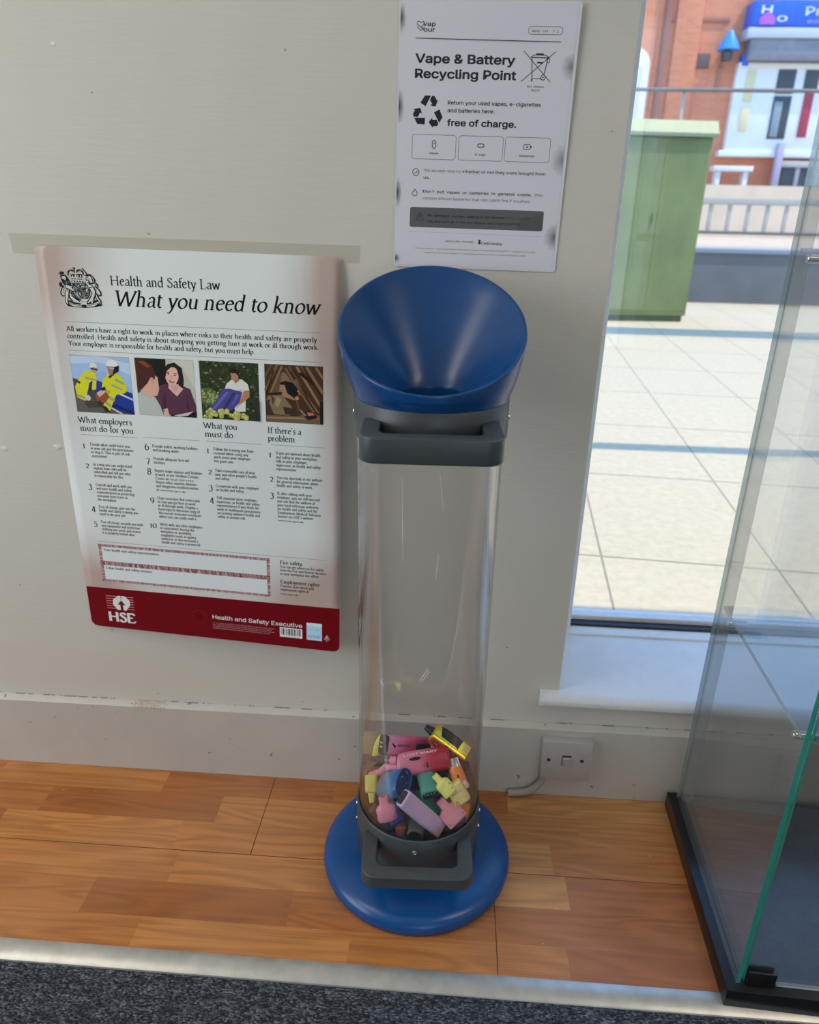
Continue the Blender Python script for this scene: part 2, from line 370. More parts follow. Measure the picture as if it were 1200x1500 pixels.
def floor_material():
    m = mat('cherry_laminate', (.5, .25, .1), .38, Specular_IOR_Level=.32); q = NT(m); o = q.obj()
    s = q.n('ShaderNodeSeparateXYZ'); q.l(o, s.inputs[0]); X, Y = s.outputs['X'], s.outputs['Y']
    ry = q.math('DIVIDE', q.math('ADD', Y, .1835), .0588); row = q.math('FLOOR', ry)
    wn = q.n('ShaderNodeTexWhiteNoise', noise_dimensions='1D'); q.l(row, wn.inputs['W'])
    ln = q.math('ADD', q.math('DIVIDE', X, .30), q.math('MULTIPLY', wn.outputs['Value'], 7.3)); cell = q.math('FLOOR', ln)
    cv = q.n('ShaderNodeCombineXYZ'); q.l(cell, cv.inputs[0]); q.l(row, cv.inputs[1])
    w2 = q.n('ShaderNodeTexWhiteNoise', noise_dimensions='2D'); q.l(cv.outputs[0], w2.inputs['Vector'])
    off = q.n('ShaderNodeVectorMath', operation='SCALE'); q.l(w2.outputs['Color'], off.inputs[0]); off.inputs['Scale'].default_value = 40
    ad = q.n('ShaderNodeVectorMath', operation='ADD'); q.l(o, ad.inputs[0]); q.l(off.outputs[0], ad.inputs[1])
    grain = q.noise(q.mapv(ad.outputs[0], (1.6, 150, 1)), 1.0, 8, .66, .1)
    fine = q.noise(q.mapv(ad.outputs[0], (9, 520, 1)), 1.0, 3, .6, .2)
    swirl = q.noise(q.mapv(ad.outputs[0], (2.0, 15, 1)), 1.0, 2, .5, .3)
    fig = q.math('ADD', q.math('MULTIPLY', q.math('SINE', q.math('MULTIPLY', swirl, 62.0)), .5), .5)
    g = q.math('ADD', q.math('MULTIPLY', grain, .55), q.math('ADD', q.math('MULTIPLY', fine, .28), q.math('MULTIPLY', fig, .17)))
    tone = q.ramp(w2.outputs['Value'], [(0, (.34, .105, .025)), (.35, (.52, .19, .046)), (.7, (.62, .26, .070)), (1, (.72, .36, .115))])
    c = q.mix(q.ramp(g, [(.36, (0, 0, 0)), (.60, (1, 1, 1))]), q.mix(.46, tone, (.19, .058, .016)), tone)
    # paler, pinkish finish in noise patches
    pale_tone = q.math('MULTIPLY', q.ramp(q.noise(o, 2.6, 3), [(.42, (0, 0, 0)), (.65, (1, 1, 1))]), q.ramp(Y, [(.0, (1, 1, 1))]))
    c = q.mix(q.math('MULTIPLY', pale_tone, .20), c, (.62, .40, .28))
    pl = q.math('DIVIDE', ry, 3.0); fr = q.math('ABSOLUTE', q.math('SUBTRACT', pl, q.math('ROUND', pl)))
    seam = q.math('LESS_THAN', fr, .0042)
    a1 = q.math('MULTIPLY', q.math('LESS_THAN', q.math('ABSOLUTE', q.math('SUBTRACT', X, .052)), .0008), q.math('GREATER_THAN', Y, -.1835))
    a2 = q.math('MULTIPLY', q.math('LESS_THAN', q.math('ABSOLUTE', q.math('SUBTRACT', X, .431)), .0008), q.math('LESS_THAN', Y, -.1835))
    sm = q.math('MINIMUM', q.math('ADD', q.math('ADD', seam, a1), a2), 1.0)
    c = q.mix(q.math('MULTIPLY', sm, .8), c, (.07, .028, .012))
    chips = q.math('GREATER_THAN', q.noise(o, 130, 1), .80); c = q.mix(q.math('MULTIPLY', chips, .6), c, (.75, .66, .55))
    q.l(c, q.b.inputs['Base Color'])
    q.l(q.ramp(q.noise(o, 14, 4), [(.3, (.30,)*3), (.7, (.46,)*3)]), q.b.inputs['Roughness'])
    q.bump(q.math('SUBTRACT', q.math('MULTIPLY', fine, .25), q.math('MULTIPLY', sm, 1.0)), .25, .0008)
    return m
def carpet_material():
    m = mat('carpet_tile', (.05, .055, .065), .95); q = NT(m); o = q.obj()
    loop = q.n('ShaderNodeTexVoronoi'); q.l(q.mapv(o, (270, 560, 330)), loop.inputs['Vector']); loop.inputs['Scale'].default_value = 1.0
    fl = q.n('ShaderNodeSeparateColor'); q.l(loop.outputs['Color'], fl.inputs[0])
    patch = q.noise(q.mapv(o, (38, 130, 60)), 1.0, 3, .6)
    v = q.math('ADD', q.math('MULTIPLY', fl.outputs[0], .55), q.math('MULTIPLY', patch, .55))
    q.l(q.ramp(v, [(.25, (.010, .013, .018)), (.48, (.030, .037, .050)), (.72, (.10, .12, .15)), (.92, (.26, .29, .33))]), q.b.inputs['Base Color'])
    q.bump(q.math('SUBTRACT', 1.0, loop.outputs['Distance']), 1.0, .003)
    return m
M_WALL = wall_material(); M_SKIRT = skirting_material(); M_FLOOR = floor_material(); M_CARPET = carpet_material()
M_CEIL = worn('ceiling_paint', (.78, .77, .74), .8)
M_SILL = worn('white_gloss_paint', (.80, .80, .80), .30, .04, 25, bump=.05)
M_ALU = worn('scuffed_aluminium', (.53, .53, .50), .36, .12, 35, metal=.65, bump=.04)
M_GASKET = worn('black_rubber_gasket', (.02, .02, .03), .35)
M_FRAME = worn('white_window_frame', (.90, .90, .90), .35, .04)
M_GLAZE = glass('window_glazing', (.97, .985, .98), 1.45)

# ------------------------------------------------------------------ the room
JX = 0.5346                                     # left reveal of the window beside the pier
b = MB(); b.box(-2.0, 2.6, -.352, .02, -.12, 0); b.build('floor', M_FLOOR, kind='structure')
b = MB(); b.box(-2.0, 2.6, -4.5, -.378, -.12, -.004); b.build('carpet_floor', M_CARPET, kind='structure')
b = MB()
prof = [(-.3495, -.02), (-.3495, .0022), (-.352, .0028), (-.3605, .0026), (-.366, .0012), (-.3725, -.0005), (-.3765, -.0026), (-.3785, -.0065), (-.3785, -.02)]
b.rings([[Vector((x, y, z)) for y, z in prof] for x in (-2.0, 2.6)]); b.build('trim_1', M_ALU, kind='structure', smooth=20)
b = MB()
b.box(-2.0, JX, 0, .27, -.12, 2.6); b.box(JX, 2.4, 0, .27, -.12, .186); b.box(JX, 2.4, 0, .27, 2.25, 2.6); b.box(2.4, 2.7, 0, .27, -.12, 2.6)
wb = b.build('wall_back', M_WALL, kind='structure', smooth=0)
M_CHIP = worn('bare_plaster_chip', (.76, .745, .70), .9)
random.seed(4)
for (px_, py_, r) in ((78, 65, .0035), (7, 657, .006), (85, 655, .007), (545, 690, .003)):
    p = pix(px_, py_, 1, 0); b = MB(); t = bmesh.new(); bmesh.ops.create_icosphere(t, subdivisions=2, radius=r)
    for v in t.verts: v.co = Vector((v.co.x*random.uniform(.8, 1.3), v.co.y*.16, v.co.z*random.uniform(.5, .9)))
    b.add(t, Matrix.Translation(p)); b.build('plaster_chip', M_CHIP, wb)
b = MB()
def skz(x): return .1393+.0042*x
sk = [(0, -.004), (0, .0030), (-.003, .0035), (-.0118, 0.0), (-.0145, -.0022), (-.0145, None)]
R = []
for x in [-2.0+4.6*i/46 for i in range(47)]:
    R.append([Vector((x, y, 0.0006 if dz is None else skz(x)+dz)) for y, dz in sk]+[Vector((x, 0, .0006))])
b.rings(R); b.build('baseboard_back', M_SKIRT, kind='structure', smooth=30)
b = MB(); b.box(-2.2, -2.0, -4.5, .27, -.12, .5); b.box(-2.2, -2.0, -4.5, .27, 2.2, 2.6); b.box(-2.2, -2.0, -4.5, -2.1, .5, 2.2); b.box(-2.2, -2.0, -.6, .27, .5, 2.2)
b.build('wall_left', M_WALL, kind='structure', smooth=0)
b = MB(); b.box(2.6, 2.8, -4.5, 0, -.12, 2.6); b.build('wall_right', M_WALL, kind='structure', smooth=0)
b = MB(); b.box(-2.2, .8, -4.7, -4.5, -.12, 2.6); b.box(1.8, 2.8, -4.7, -4.5, -.12, 2.6); b.box(.8, 1.8, -4.7, -4.5, 2.2, 2.6); b.build('wall_front', M_WALL, kind='structure', smooth=0)
b = MB(); b.box(-2.2, 2.8, -4.7, .27, 2.6, 2.7); b.build('ceiling', M_CEIL, kind='structure', smooth=0)
M_LHOUS = worn('lamp_housing', (.85, .85, .85), .4)
for (cx_, cy_, en), wh in zip(CEIL, ('over the left of the shop floor', 'over the display cabinet')):
    b = MB(); b.box(cx_-.58, cx_+.58, cy_-.28, cy_+.28, 2.53, 2.598, .01); tag(b.build('ceiling_light', M_LHOUS), 'white rectangular ceiling light '+wh, 'ceiling light', 'ceiling lights')
# the window: stile and head, bottom rail, gasket, beads, pane, and the sill board in front
wn = bpy.data.objects.new('window_1', None); C.objects.link(wn); wn['kind'] = 'structure'; wn.location = (JX, .17, .21)
def inw(o): o.parent = wn; o.matrix_parent_inverse = Matrix.Translation(-Vector((JX, .17, .21))); return o
b = MB(); b.box(JX, .5795, .192, .25, .20, 2.25, .003); b.box(2.36, 2.4, .18, .25, .20, 2.25, .003); b.box(.582, 2.36, .18, .25, 2.2, 2.25, .003)
b.box(JX, 2.4, .172, .25, .186, .2165, .002); inw(b.build('window_frame', M_FRAME))
b = MB(); b.box(.560, 2.37, .1985, .2165, .216, .2215, .002); inw(b.build('gasket', M_GASKET))
b = MB(); b.box(.560, 2.37, .2165, .2450, .216, .2300, .002); inw(b.build('glazing_bead', M_FRAME))
b = MB(); b.box(.575, 2.37, .2280, .2330, .2300, 2.2); inw(b.build('glass_pane', M_GLAZE, smooth=0))
b = MB(); t = MB()
nose = [(-.0195, .204), (-.0215, .200), (-.0205, .193), (-.016, .190), (0.0, .1875), (.172, .1875), (.172, .2125), (-.006, .2105), (-.0145, .2085)]
b.rings([[Vector((x, y, z)) for y, z in nose] for x in (JX+.0004, 2.3995)])
nose2 = [p for p in nose if p[0] < 0.0]+[(0.0, .2106)]
nose2 = [(-.0195, .204), (-.0215, .200), (-.0205, .193), (-.016, .190), (-.0004, .1875), (-.0004, .2106), (-.006, .2105), (-.0145, .2085)]
b.rings([[Vector((x, y, z)) for y, z in nose2] for x in (.507, JX+.0004)])
inw(b.build('window_sill', M_SILL, smooth=40))
b = MB(); b.rings([[Vector((x, y*1.05, .1990+(z-.199)*1.08)) for y, z in nose2] for x in (.5025, .507)]); inw(b.build('sill_end_cap', M_SILL, smooth=40))

# ------------------------------------------------------------------ the collection bin
BX, BY = .3117, -.1600
M_BLUE = worn('blue_moulded_plastic', (.001, .072, .265), .27, .06, 30)
M_BLUEF = worn('blue_funnel_plastic', (.001, .056, .205), .27, .06, 30)
M_GREY = worn('charcoal_plastic', (.052, .062, .068), .40, .08, 40)
M_TUBE = glass('clear_acrylic', (.984, .986, .986), 1.49, .010, (.75, .75, .75), .03, 1.5)
M_CHROME = worn('chrome_screw', (.75, .75, .75), .18, .05, 60, metal=1.0)
M_DARK = worn('black_plastic', (.008, .008, .010), .45)
bin_ = thing('recycling_bin', 'tall clear tube recycling bin with blue slanted funnel mouth and round blue base', 'recycling bin', (BX, BY, 0))
b = MB()
b.lathe([(.0, .0), (.140, .0), (.1432, .003), (.1446, .0085), (.1442, .014), (.1415, .0195), (.1365, .0235), (.1290, .0265), (.115, .0300), (.098, .0325), (.0, .0330)], seg=128)
b.build('base', M_BLUE, bin_, 50)
def collar(z0, z1, name):
    b = MB(); r1, r0 = .0926, .0893
    b.lathe([(r0, z0), (r1-.001, z0), (r1, z0+.001), (r1, z1-.0012), (r1-.0012, z1), (r0+.0006, z1), (r0, z1-.0006)], seg=128, cap0=False, cap1=False, closed=True)
    return b.build(name, M_GREY, bin_, 50)
col0 = collar(.0325, .1232, 'lower_collar'); col1 = collar(.690, .7365, 'upper_collar')
def handle(zt, name, h):
    D, W, T = .140, .1535, .0205
    out = rpoly(W, 2*(D), .020, 8); inn = rpoly(W-2*T, 2*(D-T), .011, 8)
    # keep the half of the loop in front of the collar
    def half(P, yc):
        Q = [p for p in P if p[1] < -.03]; Q.sort(key=lambda p: math.atan2(p[1]+.09, p[0])); return [(-abs(P[0][0]), yc)]+Q+[(abs(P[0][0]), yc)]
    O = half(out, -.058); I = half(inn, -.066); poly = O+I[::-1]
    b = MB(); b.prism(poly, zt-h, zt, bev=.0022, mtx=Matrix.Rotation(math.radians(2.4), 4, 'Z'))
    return b.build(name, M_GREY, bin_, 40)
h0 = handle(.1085, 'lower_handle', .0200); h1_ = handle(.7215, 'upper_handle', .0285)
def screw(az, z, par, r=.0036, rad=.0926, name='screw'):
    c, s = math.cos(az), math.sin(az); b = MB()
    m = Matrix.Translation((rad*c, rad*s, z)) @ Matrix.Rotation(az, 4, 'Z') @ Matrix.Rotation(PI/2, 4, 'Y')
    b.lathe([(r, -.001), (r, .0006), (r*.86, .0016), (r*.45, .0022), (r*.42, .0012), (0, .0012)], seg=20, mtx=m)
    o = b.build(name, M_CHROME, bin_, 30); return o
for az in (-90, 180, 0, 35, 145):
    screw(math.radians(az), .1035 if az == -90 else .098, col0); screw(math.radians(az), .708 if az == -90 else .712, col1)
for az in (184, -4): screw(math.radians(az), .074, col0, .0028)
b = MB(); b.lathe([(.0890, .0335), (.0890, .7345), (.0860, .7345), (.0860, .0335)], seg=128, cap0=False, cap1=False, closed=True)
b.build('clear_tube', M_TUBE, bin_, 50)
b = MB(); b.lathe([(0, .0334), (.0855, .0334), (.0855, .040), (0, .040)], seg=64); b.build('tube_floor', M_DARK, bin_, 30)
M_SCR_GLINT = worn('pale_scratch_and_glint', (.75, .75, .73), .7)  # scratches, plus upright streaks that paint reflections onto the tube
for (x0, y0, x1, y1, wd) in ((614, 999, 628, 979, .0007), (617, 1000, 630, 983, .0005), (589, 700, 590, 824, .0006), (644, 690, 650, 750, .0005), (638, 850, 643, 812, .0006), (555, 1008, 561, 1014, .0016), (558, 1004, 560, 1022, .0007)):
    A_, B_ = pix(x0, y0, 1, BY-.089), pix(x1, y1, 1, BY-.089); R_ = .08915
    def onto(p): x = max(-.086, min(.086, p.x-BX)); return Vector((x, -math.sqrt(R_*R_-x*x), p.z))
    n_ = 6; pts = [onto(A_.lerp(B_, k/n_)) for k in range(n_+1)]; b = MB(); b.tube(pts, [.0001+wd*.5*math.sin(PI*(k+.4)/(n_+.8)) for k in range(n_+1)], 6); b.build('scratch_and_glint', M_SCR_GLINT, bin_, 60)
# funnel: a cone cut by a slanted plane, with a rolled lip and a small throat
def rimpt(t, dr=0.0, dz=0.0):
    k, z0, m, dx, my = .2278, .8076, .5286, -.0016, -.0235; rb, zb = .0928, .735
    s, c = math.sin(t), math.cos(t); r = (rb+k*(z0-zb))/(1-k*(m*s+my*c)); z = z0+m*r*s+my*r*c
    return Vector((dx+(r+dr)*c, (r+dr)*s, z+dz))
N = 128; ts = [2*PI*i/N for i in range(N)]
def low(t, r, z): return Vector((r*math.cos(t), r*math.sin(t), z))
R = []
R.append([low(t, .0875, .7368) for t in ts]); R.append([low(t, .0925, .7368) for t in ts]); R.append([low(t, .0931, .7400) for t in ts])
for f in (.25, .5, .75, .94): R.append([low(t, .0931, .7400).lerp(rimpt(t, 0, -.004), f)+Vector((math.cos(t), math.sin(t), 0))*(.0020*math.sin(PI*f)) for t in ts])
for dr, dz in ((.0006, -.0022), (.0003, -.0004), (-.0014, .0004), (-.0034, .0000), (-.0048, -.0016)): R.append([rimpt(t, dr, dz) for t in ts])
TH = (.0375, .7385)
for f in (.12, .3, .5, .7, .9, 1.0): R.append([rimpt(t, -.0052, -.003).lerp(low(t, *TH), f) for t in ts])
R.append([low(t, .0365, .7345) for t in ts]); R.append([low(t, .0362, .7050) for t in ts]); R.append([low(t, .0385, .7050) for t in ts]); R.append([low(t, .0400, .7330) for t in ts]); R.append([low(t, .0860, .7355) for t in ts])
b = MB(); b.rings(R, False, False, closed=True); b.build('funnel', M_BLUEF, bin_, 50)
b = MB(); b.lathe([(.0345, .7130), (.0362, .7130), (.0362, .7190), (.0330, .7190), (.0330, .7150)], seg=64, cap0=False, cap1=False, closed=True)
b.build('throat_brush', M_DARK, bin_, 30)

# ------------------------------------------------------------------ vapes inside the tube
M_BLK = M_DARK
def grad(name, stops, rough=.35, axis='X', metal=0.0, L=.08):
    m = mat(name, stops[0][1], rough, metal); q = NT(m); s = q.n('ShaderNodeSeparateXYZ'); q.l(q.obj(), s.inputs[0])
    q.l(q.ramp(q.math('DIVIDE', s.outputs[axis], L), stops), q.b.inputs['Base Color']); return m
VC = dict(
 pink=worn('pink_plastic', rgb(255, 151, 179), .38), rose=worn('rose_plastic', rgb(255, 162, 185), .38), yellow=worn('pale_yellow_plastic', rgb(255, 254, 131), .40),
 cream=worn('cream_plastic', rgb(255, 235, 151), .42), lav=worn('lavender_plastic', rgb(245, 207, 245), .36), teal=worn('teal_plastic', rgb(84, 162, 146), .40),
 green=worn('green_plastic', rgb(62, 157, 123), .42), orange=worn('orange_plastic', rgb(255, 138, 53), .36), gold=worn('gold_metallic', rgb(255, 216, 70), .22, metal=.85),
 navy=worn('navy_plastic', rgb(30, 50, 118), .38), blue=worn('blue_plastic', rgb(45, 84, 190), .38), silver=worn('brushed_silver', (.7, .7, .7), .28, metal=1.0),
 black=M_DARK, dark=worn('dark_smoke_plastic', (.030, .026, .030), .30), grey=worn('dark_grey_plastic', (.10, .10, .10), .45), brown=worn('brown_plastic', rgb(151, 84, 56), .45),
 white=worn('white_plastic', (.8, .8, .78), .4), purple=worn('purple_plastic', rgb(84, 50, 112), .4), redor=worn('red_orange_gloss', rgb(225, 84, 39), .25),
 smoke=glass('smoky_clear_plastic', (.62, .58, .58), 1.5, .10, (.35, .33, .35)), blueedge=worn('blue_grey_plastic', rgb(112, 129, 174), .35))
def frame(A, B, roll=0):
    a = (B-A).normalized(); c = (CAM-(A+B)/2).normalized(); n = (c-a*c.dot(a)).normalized(); s = n.cross(a)
    n2 = n*math.cos(roll)+s*math.sin(roll); s2 = n2.cross(a)
    m = Matrix.Identity(4)
    for i in range(3): m[i][0], m[i][1], m[i][2], m[i][3] = a[i], s2[i], n2[i], A[i]
    return m
def sup(w_, t_, p=.55, n=28, cy=0, cz=0):
    out = []
    for i in range(n):
        a = 2*PI*i/n; c, s = math.cos(a), math.sin(a)
        out.append((cy+math.copysign(abs(c)**p, c)*w_/2, cz+math.copysign(abs(s)**p, s)*t_/2))
    return out
def loft(st, p=.55, n=28, open_end=False):
    """st: (x, width, thickness[, cy, cz]) stations along local X"""
    b = MB(); b.rings([[Vector((x, y, z)) for y, z in sup(w_, t_, p, n, *(r or (0, 0)))] for x, w_, t_, *r in st], True, not open_end)
    return b
def bodyst(L, w_, t_, e=.0025):
    return [(0, w_-2*e, t_-2*e), (e*.4, w_-e*.7, t_-e*.7), (e, w_, t_), (L-e, w_, t_), (L-e*.4, w_-e*.7, t_-e*.7), (L, w_-2*e, t_-2*e)]
GRP = 'used vapes piled in the clear bin'
def vape(label, A, B, roll=0, name='disposable_vape', cat='vape'):
    A, B = pix(*A[:2], 1, A[2]), pix(*B[:2], 1, B[2])
    return thing(name, label, cat, group=GRP, mtx=frame(A, B, math.radians(roll))), (B-A).length
def vprint(par, fn): return Print(fn, .00006)
def face(L, w_, z): return lambda u, v, l: Vector((u/1000, -v/1000, z+l))

# pink to crimson box with a dark end cap
v, L = vape('pink to crimson metallic vape with a dark slotted end at the back of the pile', (564, 1091, -.140), (627, 1094, -.108), -14)
loft(bodyst(L, .029, .019, .002), .35).build('body', grad('pink_crimson', [(0.05, rgb(250, 165, 205)), (.45, rgb(232, 92, 155)), (1.0, rgb(160, 20, 64))], .22, L=L), v, 30)
loft([(-.006, .026, .016), (-.0045, .029, .019), (.0005, .0295, .0195)], .4).build('end_cap', VC['dark'], v, 30)
b = MB()
for y in (-.003, .003): b.box(-.0068, -.0058, y-.0009, y+.0009, -.003, .003)
b.build('end_slot', VC['white'], v, 0)
P = vprint(v, face(L, .03, .0096)); P.rect(L*1000*.64, -6, L*1000*.97, 7, (.01, .01, .012)); P.build('screen', INK, v)
P = vprint(v, face(L, .03, .0096))
for a in (-60, -30, 0, 30, 60): P.ell(10.5+2.6*math.cos(math.radians(90+a)), -2-2.6*math.sin(math.radians(a)), 2.4, .9, (.02, .01, .03), a)
P.sans('HAYATI', 17, -.5, 7, (.03, .01, .03), 21, .025); P.build('logo', INK, v)
# yellow bottle behind it
v, L = vape('pale yellow vape mouthpiece sticking out behind the pink to crimson vape', (548, 1107, -.110), (557, 1091, -.104))
loft([(0, .007, .007), (.004, .010, .009), (.010, .014, .011), (L, .018, .012), (L+.012, .018, .012)], .7).build('body', VC['yellow'], v, 40)
# big gradient vape in the middle
v, L = vape('large pink to red gradient vape lying across the middle of the pile', (581, 1122, -.162), (659, 1109, -.150), 8)
loft([(0, .020, .015), (.002, .026, .019), (.007, .0325, .0225), (.014, .0345, .0240), (L-.004, .0345, .0240), (L-.001, .032, .021), (L, .029, .018)], .62).build('body', grad('pink_red', [(.0, rgb(226, 138, 158)), (.42, rgb(222, 120, 145)), (.68, rgb(196, 36, 66)), (1, rgb(180, 14, 40))], .33, L=L), v, 35)
loft([(-.016, .0085, .0075), (-.0152, .0098, .0086), (-.008, .011, .010), (0, .0135, .0120), (.006, .020, .0165)], .8).build('mouthpiece', VC['rose'], v, 40)
loft([(-.0165, .0055, .0045), (-.0158, .0055, .0045)], 1).build('mouth_hole', VC['black'], v, 0)
P = vprint(v, face(L, .03, .01215)); P.ell(29, -4, 9, 2.4, (.015, .006, .01)); P.build('slot', INK, v)
P = vprint(v, face(L, .03, .01215)); P.rect(44, 3.5, 47, 11, (.05, .005, .01)); P.up().rect(45, 5, 46, 9.5, (.2, .02, .04)); P.ell(41, 8, 1, 3, (.35, .10, .14)); P.ell(50.5, 8, 1, 3, (.3, .05, .09)); P.build('port', INK, v)
P = vprint(v, lambda u, w_, l: Vector((u/1000, -w_/1000, .0120*(1-(min(abs(w_), 16.9)/17.25)**(2/.62))**.31+.0003+l))); P.sans('LOST MARY', 13, -9.0, 6.5, rgb(255, 226, 234), 50, .02); P.build('printed_name', INK, v)
# gold vape at the top right
v, L = vape('gold and orange vape with black tip leaning at the top of the pile', (634, 1072, -.108), (684, 1108, -.125), 40)
loft(bodyst(L, .031, .021, .003), .4).build('body', VC['gold'], v, 30)
loft([(-.0135, .007, .006), (-.012, .009, .008), (-.004, .012, .010), (.0015, .016, .013)], .7).build('mouthpiece', VC['black'], v, 40)
P = vprint(v, face(L, .03, .01065)); P.poly([(8, -10), (16, -12), (46, -11), (44, 9), (40, 7), (14, 6)], (.012, .010, .006)); P.up()
for y in (-7, -4, -1, 2): P.line([(18, y), (38, y+.6)], .8, rgb(120, 95, 30))
P.rect(L*1000-13, -9, L*1000-3, 7, rgb(250, 226, 150)); P.up()
for y in (-6, -3, 0, 3): P.line([(L*1000-11.5, y), (L*1000-4.5, y)], .7, rgb(150, 110, 40))
P.build('front_panel', INK, v)
P = Print(lambda u, w_, l: Vector((u/1000, -.0156-l, w_/1000)), .00006); P.rect(3, -8, L*1000-4, 8, rgb(196, 66, 30)); P.up().ell(13, 0, 6, 3.6, (.02, .02, .02)); P.up().ell(13, 0, 3.6, 1.8, rgb(190, 200, 200)); P.up().ell(13, 0, 2.2, .9, (.03, .03, .03)); P.build('side_panel', INK, v)
# orange vape with silver open mouth
v, L = vape('orange vape with a silver open mouth standing under the gold vape', (663, 1112, -.150), (676, 1152, -.178), 0)
b = MB(); b.rings([[Vector((x, y, z)) for y, z in sup(w_, t_, .85)] for x, w_, t_ in ((.013, .0185, .017), (.0005, .0188, .0172), (0, .0182, .0168), (.0005, .0160, .0145), (.010, .0155, .014))], False, True)
b.build('silver_mouth', VC['silver'], v, 40)
loft([(.0125, .0185, .017), (.0135, .0192, .0178), (L, .022, .0185)], .8).build('body', VC['orange'], v, 40)
b = MB(); loft([(.009, .014, .0125), (.0105, .014, .0125)], .85).build('inner_coil', worn('copper_coil', rgb(196, 112, 50), .4), v, 0)
P = vprint(v, lambda u, w_, l: Vector((u/1000, -w_/1000, .0091+l))); P.rect(24, -1.2, 33, 1.2, (.02, .008, .005)); P.build('slot', INK, v)
# smoky box at the right
v, L = vape('dark smoky translucent vape box with blue edges at the right side of the tube', (689, 1116, -.128), (698, 1150, -.150), 10)
loft(bodyst(L, .020, .012, .0015), .3).build('body', VC['dark'], v, 30)
P = vprint(v, face(L, .02, .0061)); P.rrect(1.2, -9, 17, 9, 1.2, .8, rgb(120, 140, 180)); P.line([(5, -4), (9, -1)], .5, rgb(130, 120, 125)); P.build('blue_edge', INK, v)
# yellow bottle right
v, L = vape('pale yellow vape bottle with its neck up, beside the orange vape', (636, 1135, -.186), (661, 1162, -.197), 0)
loft([(0, .0085, .0080), (.001, .0095, .009), (.011, .0105, .010), (.0125, .014, .012), (.0145, .0205, .0155), (.017, .0225, .0165), (L-.001, .0225, .0165), (L, .021, .015)], .6).build('body', VC['yellow'], v, 35)
loft([(-.0003, .0045, .004), (.0004, .0045, .004)], 1).build('mouth_hole', VC['grey'], v, 0)
b = MB()
for x, y in ((.021, .007), (.029, .006)): b.box(x, x+.002, y, y+.0012, .0075, .0085)
b.build('moulded_mark', VC['brown'], v, 0)
# cream box
v, L = vape('small cream box shaped vape with a white label and round port', (663, 1147, -.216), (681, 1176, -.226), -8)
loft(bodyst(L, .0265, .019, .003), .45).build('body', VC['cream'], v, 30)
P = vprint(v, face(L, .02, .0096)); P.rect(3.5, -9.5, 10.5, 5, rgb(246, 236, 200)); P.up().rect(4.6, -3, 5.4, 2.5, rgb(190, 150, 90)); P.line([(13, -9), (13, 9)], .7, rgb(190, 150, 80)); P.ell(L*1000-5.5, 7, 3.6, 3.0, rgb(176, 120, 40)); P.up().ell(L*1000-5.5, 7, 2.3, 1.9, rgb(236, 196, 110)); P.ell(9, 11, .8, .8, (.05, .03, .02)); P.build('label', INK, v)
b = MB(); b.box(.006, .017, .0130, .0205, -.005, .006, .0025); b.build('side_nub', worn('pale_pink_plastic', rgb(244, 196, 176), .4), v, 35)
# pink flat piece
v, L = vape('flat pink vape pod with a square body and stubby neck, right of the lavender vape', (645, 1173, -.222), (672, 1203, -.236), 0)
poly = [(-.001, -.0065), (.011, -.0065), (.014, -.0165), (L, -.0165), (L+.0015, -.0150), (L+.0015, .0150), (L, .0165), (.014, .0165), (.011, .0065), (-.001, .0065), (-.002, .0045), (-.002, -.0045)]
b = MB(); b.prism(poly, -.007, .006, bev=.0014); b.build('body', VC['rose'], v, 35)
for y in (-.0125, .0125): b = MB(); b.lathe([(.0011, 0), (.0011, .0004)], (L-.004, y, .0059), 10); b.build('contact_pin', VC['brown'], v, 0)
# lavender box in front
v, L = vape('long lavender box vape lying diagonally at the front of the pile', (590, 1168, -.240), (645, 1215, -.222), 8)
loft(bodyst(L, .0245, .0150, .0018), .32).build('body', VC['lav'], v, 30)
loft([(-.0006, .0195, .0105), (.0001, .0195, .0105)], .35).build('dark_end', VC['dark'], v, 0)
b = MB(); b.box(.002, L-.002, -.0128, -.01225, -.0050, -.0042); b.build('edge_line', VC['white'], v, 0)
# pink bottle left front
v, L = vape('pink vape bottle standing upright at the front left of the pile', (561, 1167, -.222), (569, 1201, -.2325), 0)
loft([(0, .0125, .0095), (.001, .0140, .0105), (.006, .0140, .0105), (.011, .0155, .0115), (.0135, .0230, .0150), (.0165, .0285, .0180), (L-.002, .0290, .0180), (L, .0260, .0155)], .75).build('body', VC['pink'], v, 40)
loft([(-.0003, .0075, .0045), (.0004, .0075, .0045)], 1).build('mouth_hole', VC['brown'], v, 0)
# yellow bottle upside down at the left
v, L = vape('pale yellow vape bottle upside down against the left side of the tube', (544, 1135, -.150), (545, 1176, -.178), 0)
loft([(0, .0185, .0135), (.001, .0200, .0150), (.020, .0205, .0155), (.0245, .0195, .0150), (.0262, .0115, .0095), (L-.001, .0080, .0075), (L, .0070, .0065)], .65).build('body', VC['yellow'], v, 38)
b = MB()
for y in (-.006, -.002, .002, .006): b.box(-.0006, .0003, y-.0006, y+.0006, -.002, .004)
b.build('base_vent', VC['grey'], v, 0)
# pink curved piece left
v, L = vape('pink vape mouthpiece bent over the yellow bottle at the left', (545, 1137, -.128), (564, 1121, -.140), 0)
loft([(-.004, .0205, .015), (.002, .0210, .016), (.009, .0165, .014, -.001, 0), (.014, .0112, .0105, -.001, 0), (L-.001, .0100, .0095), (L, .0088, .0084)], .75).build('body', VC['rose'], v, 40)
loft([(L-.0004, .0050, .0045), (L+.0004, .0050, .0045)], 1).build('mouth_hole', VC['brown'], v, 0)
